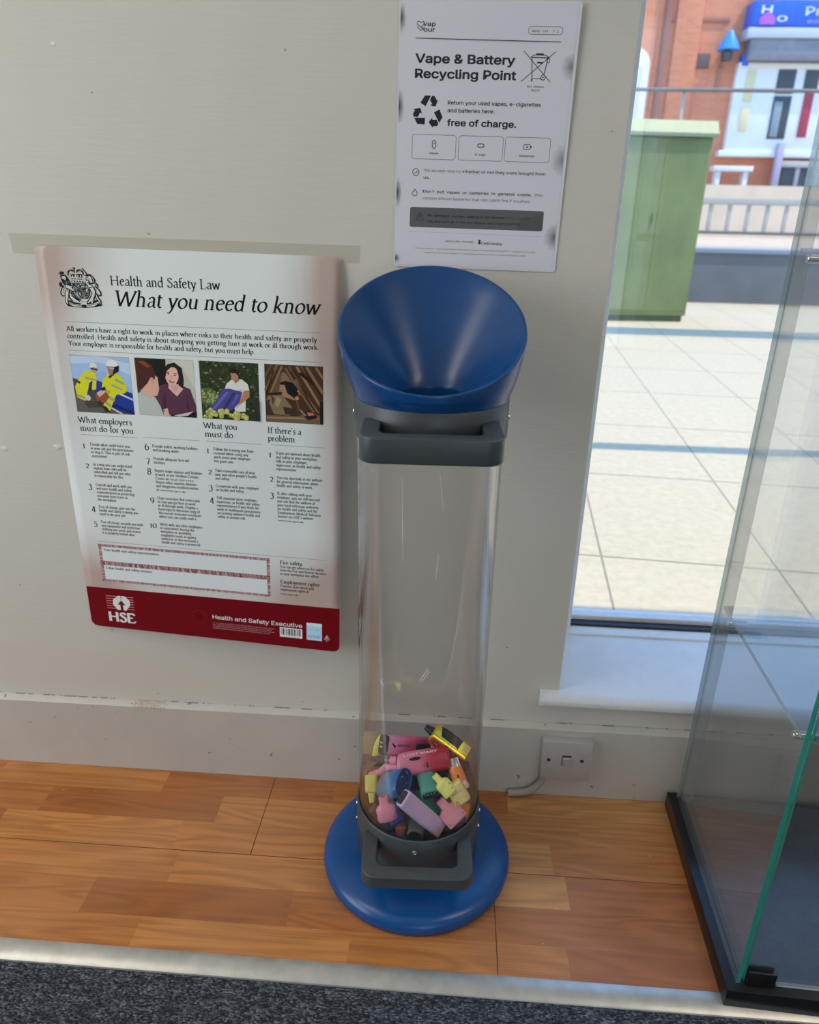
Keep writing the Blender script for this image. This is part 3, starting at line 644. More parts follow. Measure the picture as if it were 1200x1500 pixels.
# open blue shell
v, L = vape('open blue vape shell with a hollow dark inside, left of centre', (592, 1146, -.196), (557, 1152, -.172), -38)
b = MB(); b.rings([[Vector((x, y, z)) for y, z in sup(w_, t_, .8, 36)] for x, w_, t_ in ((.046, .038, .024), (.044, .0415, .0262), (.0006, .0425, .0268), (0, .0418, .0260), (.0006, .0398, .0244), (.040, .0385, .0230))], True, True)
b.build('shell', grad('blue_shell', [(0, rgb(45, 95, 170)), (.4, rgb(80, 140, 190)), (1, rgb(110, 125, 130))], .3, L=.046), v, 40)
loft([(.0075, .0385, .0234), (.0085, .0385, .0234)], .8).build('inner_liner', VC['navy'], v, 0)
b = MB(); b.tube([(.0070, .004, -.006), (-.004, .006, -.002), (-.011, .004, .003)], .0007, 8); b.tube([(.0070, -.004, .004), (.001, -.006, .006)], .0009, 8); b.build('wire', VC['silver'], v, 40)
# teal
v, L = vape('teal vape seen from its toothed dark end, behind the lavender vape', (631, 1165, -.200), (622, 1128, -.160), 0)
loft(bodyst(L, .0270, .0190, .002), .6).build('body', VC['teal'], v, 35)
loft([(-.0005, .0225, .0145), (.0001, .0225, .0145)], .6).build('dark_end', VC['black'], v, 0)
b = MB()
for y in (-.007, -.0025, .002, .0065): b.box(-.0012, .0, y, y+.0024, .0015, .0062, .0004)
b.build('end_tooth', VC['teal'], v, 30)
# green
v, L = vape('rounded green vape tucked under the lavender vape', (606, 1164, -.172), (632, 1200, -.192), 0)
loft([(0, .020, .014), (.003, .030, .019), (.010, .037, .023), (L-.004, .037, .023), (L, .030, .018)], .75).build('body', VC['green'], v, 40)
# clear tip
v, L = vape('clear pointed cartridge tip with a silver band at the left', (537, 1111, -.160), (576, 1114, -.160), 0, 'vape_cartridge', 'vape cartridge')
loft([(0, .003, .003), (.004, .0065, .006), (.022, .0115, .0105), (.027, .0105, .010)], .9).build('clear_tip', VC['smoke'], v, 40)
loft([(.027, .0060, .0060), (.0345, .0060, .0060)], 1).build('silver_band', VC['silver'], v, 40)
loft([(.0345, .0105, .0100), (.036, .0120, .0115), (L+.004, .0125, .0120)], .8).build('pink_end', VC['pink'], v, 40)
# low ones near the rim
def plain(label, A, B, w_, t_, m, roll=0, p=.6, end=None):
    v, L = vape(label, A, B, roll); loft(bodyst(L, w_, t_, .002), p).build('body', VC[m], v, 35)
    if end: loft([(-.0004, w_-.006, t_-.006), (.0001, w_-.006, t_-.006)], p).build('dark_end', VC[end], v, 0)
    return v
plain('dark grey tubular vape with an open black end at the very front of the pile', (608, 1224, -.236), (612, 1200, -.200), .0235, .0180, 'grey', 0, .9, 'black')
plain('reddish brown vape end low at the front, left of the grey tube', (588, 1218, -.226), (588, 1196, -.190), .0170, .0140, 'brown', 0, .8)
plain('blue vape wedged low behind the upright pink bottle', (584, 1207, -.216), (570, 1180, -.186), .0210, .0150, 'blue', 0, .6)
plain('navy blue vape low at the front right of the pile', (676, 1206, -.222), (660, 1180, -.180), .0260, .0170, 'navy', 15, .6)
plain('orange rounded vape against the right side of the tube', (690, 1176, -.186), (684, 1204, -.202), .0190, .0150, 'orange', 0, .9)
plain('purple vape deep in the dark middle of the pile', (606, 1160, -.150), (606, 1190, -.175), .0260, .0160, 'purple', 0, .6)
plain('dark smoky vape standing at the right, below the blue edged box', (694, 1146, -.146), (697, 1180, -.170), .0160, .0110, 'dark', 0, .5)
plain('black vape lying below the large pink to red vape', (640, 1128, -.145), (672, 1140, -.150), .0240, .0180, 'black', 0, .6)
plain('charcoal vape low at the left of the pile', (548, 1186, -.190), (560, 1196, -.150), .0200, .0150, 'dark', 0, .6)
plain('dark brown vape standing against the back left of the tube', (549, 1125, -.112), (552, 1160, -.120), .0180, .0130, 'brown', 0, .6)
for i, (a, r, z, az, ti, m, lb) in enumerate(((10, .030, .052, 20, 5, 'black', 'added black filler vape flat at the bottom right of the tube'), (130, .035, .052, 100, 4, 'dark', 'added smoky dark filler vape flat at the bottom back of the tube'),
        (230, .040, .053, 160, 3, 'navy', 'added navy filler vape flat at the bottom left of the tube'), (300, .030, .068, 60, 8, 'black', 'added black filler vape lying across the bottom front of the tube'), (60, .030, .078, 140, 10, 'purple', 'added purple filler vape lying across the lower back of the tube'))):
    a = math.radians(a); mtx = Matrix.Translation((BX+r*math.cos(a), BY+r*math.sin(a), z)) @ Matrix.Rotation(math.radians(az), 4, 'Z') @ Matrix.Rotation(math.radians(ti), 4, 'Y')
    v = thing('disposable_vape', lb, 'vape', group=GRP, mtx=mtx)  # hidden dark filler, added so gaps under the pile look dark
    loft([(x-.034, w_, t_) for x, w_, t_ in bodyst(.068, .027, .017, .002)], .6).build('body', VC[m], v, 35)

# settle every vape inside the tube: shift along its sight line and towards the axis by the least amount that clears the wall
for v in [o for o in bpy.data.objects if o.get('group') == GRP]:
    pts = []
    for c in v.children: pts += [v.matrix_world @ q.co for q in c.data.vertices]
    ray = (v.matrix_world.translation-CAM).normalized(); best = None
    side = Vector((BX-v.matrix_world.translation.x, 0, 0)); side = side.normalized() if side.length else side
    for i in range(-40, 41):
        for j in range(0, 25):
            d = ray*(i*.0015)+side*(j*.001); cost = abs(i)*.0015*.35+j*.001
            if best and cost >= best[0]: continue
            if all(math.hypot(p.x+d.x-BX, p.y+d.y-BY) < .0853 and p.z+d.z > .0402 for p in pts): best = (cost, d)
    if best: v.location = v.location+best[1]

# ------------------------------------------------------------------ the health and safety poster (A2 board, bowed off the wall low on the right)
KI = 1/.54
def ph(r, g, b): return rgb(r, g, b, KI)          # printed colour from its look in the room
HC = [Vector(p) for p in ((-.2382, -.0035, .8845), (.1818, -.0027, .8796), (-.2451, -.0029, .2905), (.1749, -.0365, .2856))]
def hse(u, v, l):
    a, b = u/420, v/594
    p = HC[0].lerp(HC[1], a).lerp(HC[2].lerp(HC[3], a), b); return p+Vector((0, -l, 0))
po = thing('safety_poster', 'large white poster with dark red band, headed Health and Safety Law, left of the bin', 'poster', HC[2].lerp(HC[3], .5))
poinv = Matrix.Translation(-po.location)
def pchild(o): o.matrix_parent_inverse = poinv; return o
bm = bmesh.new(); cl = bm.loops.layers.float_color.new('Col')
rows = [0, .35, 1.5, 3.2, 5.5, 8, 11]+[11+572*i/44 for i in range(1, 44)]+[583, 586, 588.5, 590.8, 592.5, 593.65, 594]
def inset(v):
    d = min(v, 594-v); return 11-math.sqrt(max(0, 121-(11-d)**2)) if d < 11 else 0
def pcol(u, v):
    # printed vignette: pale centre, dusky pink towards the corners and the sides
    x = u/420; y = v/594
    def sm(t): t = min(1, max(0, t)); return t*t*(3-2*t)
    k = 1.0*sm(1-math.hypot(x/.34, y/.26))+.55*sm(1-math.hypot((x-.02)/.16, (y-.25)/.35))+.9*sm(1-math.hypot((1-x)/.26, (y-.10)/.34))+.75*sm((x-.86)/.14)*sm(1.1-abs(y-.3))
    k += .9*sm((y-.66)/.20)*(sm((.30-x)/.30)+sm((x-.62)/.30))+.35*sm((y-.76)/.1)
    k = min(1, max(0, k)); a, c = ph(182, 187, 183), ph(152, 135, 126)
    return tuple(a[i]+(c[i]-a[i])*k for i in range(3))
VG = [[[bm.verts.new(hse(inset(v)+(420-2*inset(v))*i/30, v, off)) for i in range(31)] for v in rows] for off in (.0012, 0)]
for s_ in (0, 1):
    for j in range(len(rows)-1):
        for i in range(30):
            q = [VG[s_][j][i], VG[s_][j][i+1], VG[s_][j+1][i+1], VG[s_][j+1][i]]; f = bm.faces.new(q if s_ else q[::-1]); f.smooth = True
            for l in f.loops:
                jj = j if l.vert in VG[s_][j] else j+1; ii = VG[s_][jj].index(l.vert); v = rows[jj]
                l[cl] = (*pcol(inset(v)+(420-2*inset(v))*ii/30, v), 1)
ring = [(0, i) for i in range(30)]+[(j, 30) for j in range(len(rows)-1)]+[(len(rows)-1, i) for i in range(30, 0, -1)]+[(j, 0) for j in range(len(rows)-1, 0, -1)]
for k in range(len(ring)):
    (j0, i0), (j1, i1) = ring[k], ring[(k+1) % len(ring)]
    f = bm.faces.new((VG[0][j0][i0], VG[0][j1][i1], VG[1][j1][i1], VG[1][j0][i0]))
    for l in f.loops: l[cl] = (*ph(200, 200, 195), 1)
bmesh.ops.recalc_face_normals(bm, faces=bm.faces)
me = bpy.data.meshes.new('board'); bm.to_mesh(me); bm.free(); me.materials.append(INK); o = bpy.data.objects.new('board', me); C.objects.link(o); o.parent = po; pchild(o)
def hsp(u, v, l): return hse(u, v, .0012+l)
K = rgb(14, 14, 16); GRYL = ph(120, 122, 120)
# red band along the foot, following the rounded corners
P = Print(hsp); pts = [(0.0, 521), (420, 517.5), (420, 583)]+[(420-11+11*math.cos(math.radians(a)), 583+11*math.sin(math.radians(a))) for a in range(10, 91, 10)]+[(11+11*math.cos(math.radians(a)), 583+11*math.sin(math.radians(a))) for a in range(90, 181, 10)]
P.poly(pts, ph(92, 4, 14)); pchild(P.build('red_band', INK, po, 12))
for u0, u1, v in ((29, 393, 99.5), (29, 393, 139.3), (28.7, 116, 263.5), (125.4, 210, 262), (220.5, 304, 261.7), (317, 397, 261.2), (31, 397, 437.5)):
    P = Print(hsp); P.line([(u0+(u1-u0)*i/30, v) for i in range(31)], .55, ph(110, 112, 112)); pchild(P.build('rule_line', INK, po))
P = Print(hsp)
P.serif('Health and Safety Law', 100.6, 48, 19.0, K, 153.6, wt=.95)
P.serif('What you need to know', 102.4, 75.3, 31.5, K, 287, slant=.24, wt=.95)
pchild(P.build('title_text', INK, po))
P = Print(hsp)
for t, v, wd in (('All workers have a right to work in places where risks to their health and safety are properly', 112.4, 357), ('controlled. Health and safety is about stopping you getting hurt at work or ill through work.', 122.3, 360), ('Your employer is responsible for health and safety, but you must help.', 132.5, 269.5)): P.serif(t, 29.3, v, 10.0, K, wd, wt=1.12)
pchild(P.build('intro_text', INK, po))
for lines in ((('What employers', 27, 245, 83), ('must do for you', 29, 257.5, 82)), (('What you', 217.3, 242.4, 51), ('must do', 219.3, 255, 42)), (("If there's a", 312.7, 244, 50), ('problem', 313.1, 255.8, 40))):
    P = Print(hsp)
    for t, u, v, wd in lines: P.serif(t, u, v, 13.5, K, wd)
    pchild(P.build('column_heading', INK, po))
COLS = [
 (28.6, 41, [(284.6, '1', 'Decide what could harm you|in your job and the precautions|to stop it. This is part of risk|assessment.'), (316, '2', 'In a way you can understand,|explain how risks will be|controlled and tell you who|is responsible for this.'),
   (348.8, '3', 'Consult and work with you|and your health and safety|representatives in protecting|everyone from harm in|the workplace.'), (385, '4', 'Free of charge, give you the|health and safety training you|need to do your job.'), (410.5, '5', 'Free of charge, provide you with|any equipment and protective|clothing you need, and ensure|it is properly looked after.')]),
 (125.4, 137.3, [(281.3, '6', 'Provide toilets, washing facilities|and drinking water.'), (300.7, '7', 'Provide adequate first-aid|facilities.'), (319.5, '8', 'Report major injuries and fatalities|at work to our Incident Contact|Centre on #0345 300 9923.|Report other injuries, diseases|and dangerous incidents online|at #www.hse.gov.uk.'),
   (363.3, '9', 'Have insurance that covers you|in case you get hurt at work|or ill through work. Display a|hard copy or electronic copy of|the current insurance certificate|where you can easily read it.'), (406.5, '10', 'Work with any other employers|or contractors sharing the|workplace or providing|employees (such as agency|workers), so that everyone\'s|health and safety is protected.')]),
 (219.8, 230.5, [(280, '1', 'Follow the training you have|received when using any|work items your employer|has given you.'), (312.9, '2', 'Take reasonable care of your|own and other people\'s health|and safety.'), (337, '3', 'Co-operate with your employer|on health and safety.'), (356, '4', 'Tell someone (your employer,|supervisor, or health and safety|representative) if you think the|work or inadequate precautions|are putting anyone\'s health and|safety at serious risk.')]),
 (313.5, 324.3, [(280.1, '1', 'If you are worried about health|and safety in your workplace,|talk to your employer,|supervisor, or health and safety|representative.'), (317.5, '2', 'You can also look at our website|for general information about|health and safety at work.'), (342.1, '3', 'If, after talking with your|employer, you are still worried,|you can find the address of|your local enforcing authority|for health and safety and the|Employment Medical Advisory|Service via HSE\'s website|#www.hse.gov.uk.')])]
for un_, ut, items in COLS:
    for nb, num, txt in items:
        P = Print(hsp); P.serif(num, un_+(-5 if num == '10' else 0), nb, 15.5, K); pchild(P.build('item_number', INK, po)); P = Print(hsp)
        for k, ln in enumerate(txt.split('|')):
            u = ut; v = nb-5+6.05*k
            pre, _, boldt = ln.partition('#')
            if pre: u += P.serif(pre, u, v, 6.25, K, xs=.93, wt=1.28)
            if boldt: P.sans(boldt, u+.5, v, 5.0, K, len(boldt)*2.65, .02)
        pchild(P.build('item_text', INK, po))
P = Print(hsp)
P.serif('Fire safety', 325.8, 449.8, 8.6, K, 35, wt=1.25); P.serif('Employment rights', 325.8, 482.5, 8.6, K, 62, wt=1.25)
for k, t in enumerate(('You can get advice on fire safety', 'from the Fire and Rescue Services', 'or your workplace fire officer.')): P.serif(t, 325.8, 456+6*k, 6.2, K, xs=.93, wt=1.25)
for k, t in enumerate(('Find out more about your', 'employment rights at')): P.serif(t, 325.6, 489+6*k, 6.2, K, xs=.93, wt=1.25)
P.sans('www.gov.uk.', 325.4, 502, 5.0, K, 29, .02); pchild(P.build('side_text', INK, po))
# contact box with a patterned border
random.seed(7)
P = Print(hsp); P.rect(31, 442, 309.5, 508, ph(168, 150, 148)); P.up().rect(36, 446.5, 304.5, 471.5, ph(182, 188, 186)); P.rect(36, 479, 304.5, 504, ph(182, 188, 186)); P.up()
RD = ph(104, 40, 48); RD2 = ph(124, 64, 70)
def hatch(u0, v0, u1, v1, st, sl):
    n = int(max(u1-u0, v1-v0)/st)
    for i in range(n):
        f = (i+random.uniform(0, .5))/n; c = random.choice((RD, RD, RD2))
        if u1-u0 > v1-v0:
            u = u0+(u1-u0)*f; d = sl*random.choice((1, -1, 1)); P.line([(u, v0), (min(max(u+d, u0), u1), v1)], .55+.35*random.random(), c)
        else:
            v = v0+(v1-v0)*f; P.line([(u0, v), (u1, min(max(v+sl*random.choice((1, -1)), v0), v1))], .55+.3*random.random(), c)
hatch(31, 442, 309.5, 446.3, 1.7, 2.4); hatch(31, 471.7, 309.5, 478.8, 1.25, 3.5); hatch(31, 504.2, 309.5, 508, 1.7, 2.2); hatch(31, 442, 35.7, 508, 1.5, 2.2); hatch(304.8, 442, 309.5, 508, 1.5, 2.2)
P.serif('Your health and safety representatives:', 39, 453.5, 6.2, K, 92, wt=1.25); P.serif('Other health and safety contacts:', 39, 485.5, 6.2, K, 78, wt=1.25)
pchild(P.build('contact_box', INK, po, 14))
# band: logo, name, small print, barcode, hologram, seal, recycling mark
W_ = ph(182, 184, 180); P = Print(hsp, lay=5)
for k in range(6): P.line([(31.5, 535+4.5*k), (79, 534+4.5*k)], .9, ph(190, 130, 130))
P.up().poly([(43.5, 541), (53.5, 533), (64.5, 533), (72.5, 541), (72, 549), (64.5, 559.5), (49.5, 559.5), (42.5, 550)], W_).up()
P.poly([(57.4, 541.0), (64, 549.5), (59.6, 549.5), (59.6, 560), (55, 560), (55, 549.5), (51, 549.5)], ph(96, 5, 15)); P.line([(57.4, 533), (57.4, 541)], .8, ph(96, 5, 15))
P.serif('HSE', 31.0, 581.5, 25.5, W_, 47.5, wt=1.75); pchild(P.build('executive_logo', INK, po, 12))
P = Print(hsp, lay=5); P.sans('Health and Safety Executive', 211.5, 557.5, 14, W_, 148, .014); pchild(P.build('executive_name', INK, po))
P = Print(hsp, lay=5)
for k, wd in enumerate((103, 98, 103, 96)): P.serif('A crown copyright work published by the Health and Safety Executive under licence notice and reference'[k*3:k*3+92], 211, 565.5+3.2*k, 3.4, ph(170, 120, 122), wd, wt=.9)
pchild(P.build('small_print', INK, po))
P = Print(hsp, lay=5); P.rect(322.5, 560, 359.5, 577, ph(196, 196, 190)); P.up(); u = 324.5; random.seed(3)
while u < 357: wd = random.choice((.5, .8, 1.2, 1.7)); P.rect(u, 561.5, u+wd, 573.2, K); u += wd+random.choice((.5, .8, 1.2))
P.sans('9 780717 663149', 326, 576.4, 2.4, K, 30); pchild(P.build('barcode', INK, po))
P = Print(hsp, lay=5); P.rect(366.5, 547, 391.5, 577.5, ph(150, 182, 196)); P.up(); P.rect(366.5, 547, 391.5, 552, ph(176, 204, 214)); P.sans('VALID', 369.5, 560, 6, ph(120, 150, 190), 18); P.sans('HSE', 369.5, 573, 9, ph(90, 120, 175), 19.5, .01); pchild(P.build('hologram_sticker', INK, po))
P = Print(hsp, lay=5); P.line([(188.7+11*math.cos(2*PI*k/36), 556.5+11*math.sin(2*PI*k/36)*1.05) for k in range(36)], .5, ph(120, 30, 38), True)
for k in range(18): a = -PI*k/17; P.line([(188.7+11*math.cos(a), 556.5+11*math.sin(a)), (188.7+13*math.cos(a+.05), 556.5+13*math.sin(a+.05))], .6, ph(120, 30, 38))
P.ell(188.7, 556.5, 6, 3, ph(74, 8, 16)); pchild(P.build('embossed_seal', INK, po))
P = Print(hsp, lay=5); P.line([(399.5, 566.5), (404, 573.5), (395, 573.5)], .9, W_, True); P.rect(398.4, 569.5, 400.6, 572, W_); P.line([(397.5, 576), (401.5, 576)], .7, W_); pchild(P.build('recycling_mark', INK, po))

# royal coat of arms: lion, shield in a garter, unicorn, crown above, motto scroll below
P = Print(hsp, .00002, 2); LT = ph(176, 178, 172)
def cv(x, y): return (28.6+(x-120)/910*58.2, 27.8+(y-.052*(x-120)-150)/840*53.0)
def cl_(pts, wd, col=K): P.line([cv(*p) for p in pts], wd, col)
def cf(pts, col=K): P.poly([cv(*p) for p in pts], col)
def ce(x, y, rx, ry, col=K, rot=0): c = cv(x, y); P.ell(c[0], c[1], rx*.064, ry*.064, col, rot)
cf([(200, 860), (300, 830), (420, 880), (540, 900), (600, 900), (700, 890), (850, 850), (960, 820), (1010, 870), (1010, 960), (880, 985), (640, 1000), (380, 980), (250, 960)])
P.up(); cf([(280, 865), (400, 915), (560, 925), (560, 975), (390, 965), (290, 925)], LT); cf([(660, 925), (820, 915), (940, 865), (950, 905), (840, 965), (670, 985)], LT); cf([(550, 880), (680, 880), (670, 935), (560, 935)], LT)
P.up()
for i in range(11): x = 300+i*26; cl_([(x, 880+i*5), (x-4, 925+i*4)], .85); x = 690+i*24; cl_([(x, 930-i*3), (x+4, 968-i*5)], .85)
cf([(590, 930), (640, 930), (655, 990), (575, 990)])
# garter and shield
P.up(); ce(585, 640, 205, 205); P.up(); ce(585, 640, 178, 180, ph(120, 122, 118)); P.up(); ce(585, 640, 140, 145, K); P.up(); cf([(465, 540), (715, 540), (712, 690), (680, 760), (590, 800), (500, 760), (468, 690)], ph(96, 98, 95)); P.up()
for a in range(0, 360, 16): c, s = math.cos(math.radians(a)), math.sin(math.radians(a)); cl_([(585+150*c, 640+152*s), (585+178*c, 640+180*s)], 1.0)
cl_([(590, 540), (590, 800)], 1.1); cl_([(468, 660), (712, 660)], 1.1)
for (x, y) in ((500, 565), (500, 600), (500, 635), (650, 700), (650, 735)): cl_([(x, y), (x+70, y-4)], 1.5)
ce(650, 600, 34, 36, K, 20); cl_([(505, 690), (530, 730), (560, 775)], 1.6); cl_([(480, 670), (500, 730), (545, 770)], 1.0, LT); cl_([(535, 680), (560, 740)], .8, LT)
random.seed(9)
for i in range(46): x, y = random.uniform(470, 705), random.uniform(545, 760); cl_([(x, y), (x+random.uniform(-16, 16), y+random.uniform(-16, 16))], .5, random.choice((LT, K)))
cf([(560, 810), (720, 815), (700, 862), (570, 858)], LT); ce(640, 840, 10, 9); cl_([(560, 810), (720, 815), (700, 862), (570, 858), (560, 810)], .6)
# helm mantling below the crown
for i in range(120):
    x = random.uniform(385, 720); y = random.uniform(455, 560); cl_([(x, y), (x+random.uniform(-22, 22), y+random.uniform(-20, 20))], random.uniform(.5, 1.2), K if random.random() < .7 else LT)
# crown
P.up(); cf([(400, 300), (455, 285), (520, 300), (590, 285), (660, 300), (650, 470), (540, 490), (415, 465)])
P.up()
for x in (440, 500, 560, 620): ce(x, 335, 14, 22, LT); ce(x, 440, 16, 10, LT)
cl_([(405, 360), (655, 375)], 1.2, LT); cl_([(410, 408), (655, 420)], 1.4, LT); cl_([(412, 455), (650, 470)], .8, LT)
for i in range(8): ce(425+i*31, 392, 6, 6, LT)
cl_([(520, 210), (520, 400)], 1.1, LT)
for (a0, a1, cx_) in ((200, 20, 425), (160, -20, 605)):
    pts = [(cx_+78*math.cos(math.radians(a0+(a1-a0)*k/12)), 285-78*math.sin(math.radians(a0+(a1-a0)*k/12))*(1 if a0 > a1 else 1)) for k in range(13)]
    cl_(pts, 2.3)
    for p in pts: ce(p[0], p[1], 5, 5, LT)
cl_([(470, 232), (510, 250), (520, 300)], .9); cl_([(590, 232), (530, 250), (520, 300)], .9)
cl_([(497, 195), (500, 225)], 1.6); ce(497, 170, 26, 24); ce(497, 172, 7, 6, LT)
# lion
cf([(165, 330), (190, 300), (290, 300), (335, 360), (385, 470), (395, 530), (330, 540), (240, 520), (190, 450)])
P.up(); cf([(195, 335), (270, 322), (288, 360), (270, 410), (240, 400), (200, 372)], LT); P.up(); ce(222, 350, 8, 7); ce(262, 340, 8, 7); cl_([(245, 360), (255, 385), (235, 395)], .7); ce(275, 410, 9, 7, LT)
for i in range(14): x = random.uniform(200, 350); y = random.uniform(420, 520); cl_([(x, y), (x+10, y+22)], .6, ph(120, 120, 116))
cf([(140, 270), (150, 240), (175, 250), (185, 215), (205, 245), (240, 225), (262, 245), (258, 285), (170, 300)]); ce(160, 265, 8, 8, LT); ce(205, 270, 10, 8, LT); ce(240, 262, 8, 8, LT)
P.up(); cf([(245, 510), (320, 520), (410, 600), (440, 640), (400, 640), (310, 590), (250, 570), (270, 640), (330, 650), (370, 760), (470, 840), (520, 870), (470, 880), (380, 830), (320, 790), (300, 700), (290, 780), (250, 840), (260, 920), (220, 880), (215, 790), (225, 690), (240, 620)], LT)
P.up(); cl_([(245, 510), (250, 570), (310, 590), (400, 640), (440, 640)], 1.1); cl_([(240, 620), (225, 690), (215, 790), (212, 880), (245, 940)], 1.1); cl_([(340, 620), (310, 690), (310, 780), (370, 850)], 1.9); cl_([(360, 650), (380, 740), (460, 810), (530, 860)], 1.6); cl_([(300, 700), (285, 780), (250, 840)], 1.0); cl_([(265, 590), (300, 650)], .8)
cl_([(215, 720), (165, 730), (140, 690), (160, 620), (195, 580), (190, 520)], 3.2); P.up(); cl_([(210, 715), (170, 715), (155, 680), (180, 610), (200, 570)], 1.3, LT); ce(155, 500, 34, 52)
# unicorn
cl_([(672, 165), (765, 295)], 1.5); cf([(705, 320), (760, 290), (840, 295), (900, 350), (940, 420), (925, 490), (870, 500), (800, 500), (745, 470), (755, 440), (720, 420), (725, 370), (760, 340)])
P.up(); cf([(760, 350), (820, 330), (850, 390), (870, 470), (820, 470), (790, 410), (745, 425), (735, 395)], LT); P.up(); ce(775, 360, 9, 8); cl_([(740, 405), (780, 395), (815, 400)], .7); cl_([(850, 340), (890, 400), (895, 470)], .8, LT); ce(760, 450, 20, 12, LT)
P.up(); cf([(780, 500), (860, 520), (850, 560), (760, 590), (720, 640), (735, 700), (700, 660), (690, 600), (750, 560)], LT); cf([(790, 590), (870, 570), (900, 650), (880, 740), (850, 780), (820, 900), (790, 910), (800, 800), (730, 900), (690, 890), (790, 760), (830, 700)], LT); cf([(920, 700), (960, 780), (1000, 850), (985, 940), (950, 850), (900, 790)], LT)
P.up(); cl_([(780, 500), (860, 525), (845, 560), (760, 580), (700, 590), (690, 650), (735, 700)], 1.1); cl_([(870, 560), (910, 650), (890, 740), (860, 790), (830, 900)], 1.8); cl_([(780, 600), (830, 690), (790, 760), (690, 890)], 1.4); cl_([(930, 700), (950, 780), (1000, 860), (1000, 940)], 1.8); cl_([(900, 720), (900, 800), (960, 880)], 1.2)
cl_([(960, 740), (1015, 730), (1010, 670), (960, 610), (905, 540)], 3.2); P.up(); cl_([(965, 728), (1000, 715), (985, 660), (930, 590), (905, 540)], 1.3, LT); ce(950, 540, 36, 56); cl_([(935, 510), (965, 570)], .7, LT)
pchild(P.build('coat_of_arms', INK, po))

# the four photographs
def pic(u0, v0, u1, v1):
    P = Print(hsp, .000012, 2); P.rect(u0-.5, v0-.5, u1+.5, v1+.5, ph(120, 120, 118)); P.up()
    w_, h_ = u1-u0, v1-v0
    def cp(pts): return [(u0+min(1, max(0, x))*w_, v0+min(1, max(0, y))*h_) for x, y in pts]
    def F(pts, *c): P.poly(cp(pts), ph(*c)); P.lay += 1
    def E(x, y, rx, ry, *c, rot=0): 
        c0, s0 = math.cos(math.radians(rot)), math.sin(math.radians(rot)); F([(x+rx*math.cos(2*PI*k/18)*c0-ry*math.sin(2*PI*k/18)*s0, y+rx*math.cos(2*PI*k/18)*s0+ry*math.sin(2*PI*k/18)*c0) for k in range(18)], *c)
    def Ln(pts, wd, *c):
        P.line(cp(pts), wd*w_, ph(*c)); P.lay += 1
    F([(0, 0), (1, 0), (1, 1), (0, 1)], 60, 60, 60)
    return P, F, E, Ln
P, F, E, Ln = pic(28.7, 146, 115.5, 228.5)
F([(0, 0), (1, 0), (1, .65), (0, .4)], 136, 158, 188); F([(0, .02), (.5, 0), (1, .1), (1, .3), (.5, .1), (0, .15)], 158, 176, 198); F([(.05, .4), (.55, .25), (1, .55), (1, .72), (.5, .55)], 126, 148, 182)
F([(.36, .40), (1, .62), (1, 1), (.62, .92), (.36, .66)], 26, 48, 122); F([(.78, .62), (1, .72), (1, .75), (.76, .65)], 170, 176, 180); F([(.65, .82), (1, .95), (1, 1), (.62, .88)], 18, 30, 84); F([(.6, .88), (.8, .99), (.77, 1), (.58, .92)], 170, 170, 165)
F([(0, .73), (.3, .78), (.62, .92), (.75, 1), (0, 1)], 78, 76, 72); F([(.12, .78), (.4, .8), (.45, .9), (.2, .92)], 60, 54, 48)
Y = (178, 178, 34); YD = (150, 148, 26); GR = (132, 132, 112)
F([(.24, .25), (.40, .27), (.41, .40), (.38, .58), (.32, .60), (.27, .50), (.17, .80), (.03, .74), (.02, .55), (.12, .38)], *Y); F([(.22, .36), (.40, .40), (.40, .43), (.21, .40)], *GR); F([(.03, .68), (.18, .73), (.17, .77), (.03, .72)], *GR); F([(.09, .44), (.13, .46), (.11, .50), (.06, .47)], 40, 42, 40); F([(.27, .48), (.34, .42), (.30, .60), (.25, .66)], 22, 40, 110)
E(.38, .17, .065, .055, 186, 186, 178); E(.39, .24, .045, .05, 150, 130, 110); F([(.33, .2), (.45, .22), (.45, .25), (.33, .23)], 50, 50, 48)
F([(.63, .27), (.75, .28), (.86, .35), (.92, .55), (.88, .62), (.72, .66), (.64, .82), (.56, 1), (.50, .97), (.46, .88), (.58, .66), (.48, .56), (.52, .40)], *Y)
F([(.50, .54), (.62, .60), (.60, .66), (.47, .59)], *YD); F([(.74, .37), (.88, .44), (.87, .48), (.72, .41)], *GR); F([(.66, .47), (.84, .55), (.83, .58), (.65, .50)], *GR); F([(.59, .68), (.69, .74), (.67, .79), (.57, .73)], *GR); F([(.53, .78), (.62, .85), (.60, .89), (.50, .82)], *GR)
E(.71, .13, .105, .085, 192, 192, 186); F([(.61, .16), (.82, .17), (.81, .20), (.61, .19)], 120, 120, 112); F([(.62, .19), (.74, .21), (.72, .32), (.64, .33)], 122, 104, 88); F([(.74, .17), (.82, .14), (.81, .24), (.72, .30), (.64, .38), (.62, .34), (.70, .30)], 24, 24, 26)
F([(.34, .68), (.50, .60), (.60, .70), (.52, .80), (.40, .84)], 128, 66, 40); F([(.38, .64), (.50, .57), (.54, .62), (.42, .72)], 176, 150, 128); F([(.36, .84), (.42, .76), (.46, .82), (.42, .9)], 50, 42, 38); E(.22, .74, .05, .05, 170, 168, 160); F([(.43, .85), (.52, .88), (.60, .99), (.50, .98)], 40, 38, 32); F([(.46, .56), (.54, .52), (.55, .58), (.48, .60)], 30, 30, 30)
pchild(P.build('photo_print', INK, po, 12))
P, F, E, Ln = pic(124, 145.5, 209, 227.5)
F([(0, 0), (.55, 0), (.50, .45), (0, .5)], 24, 26, 26); F([(.53, 0), (1, 0), (1, 1), (.5, 1)], 160, 160, 148); F([(.6, 0), (1, 0), (1, .5), (.8, .1)], 172, 172, 160)
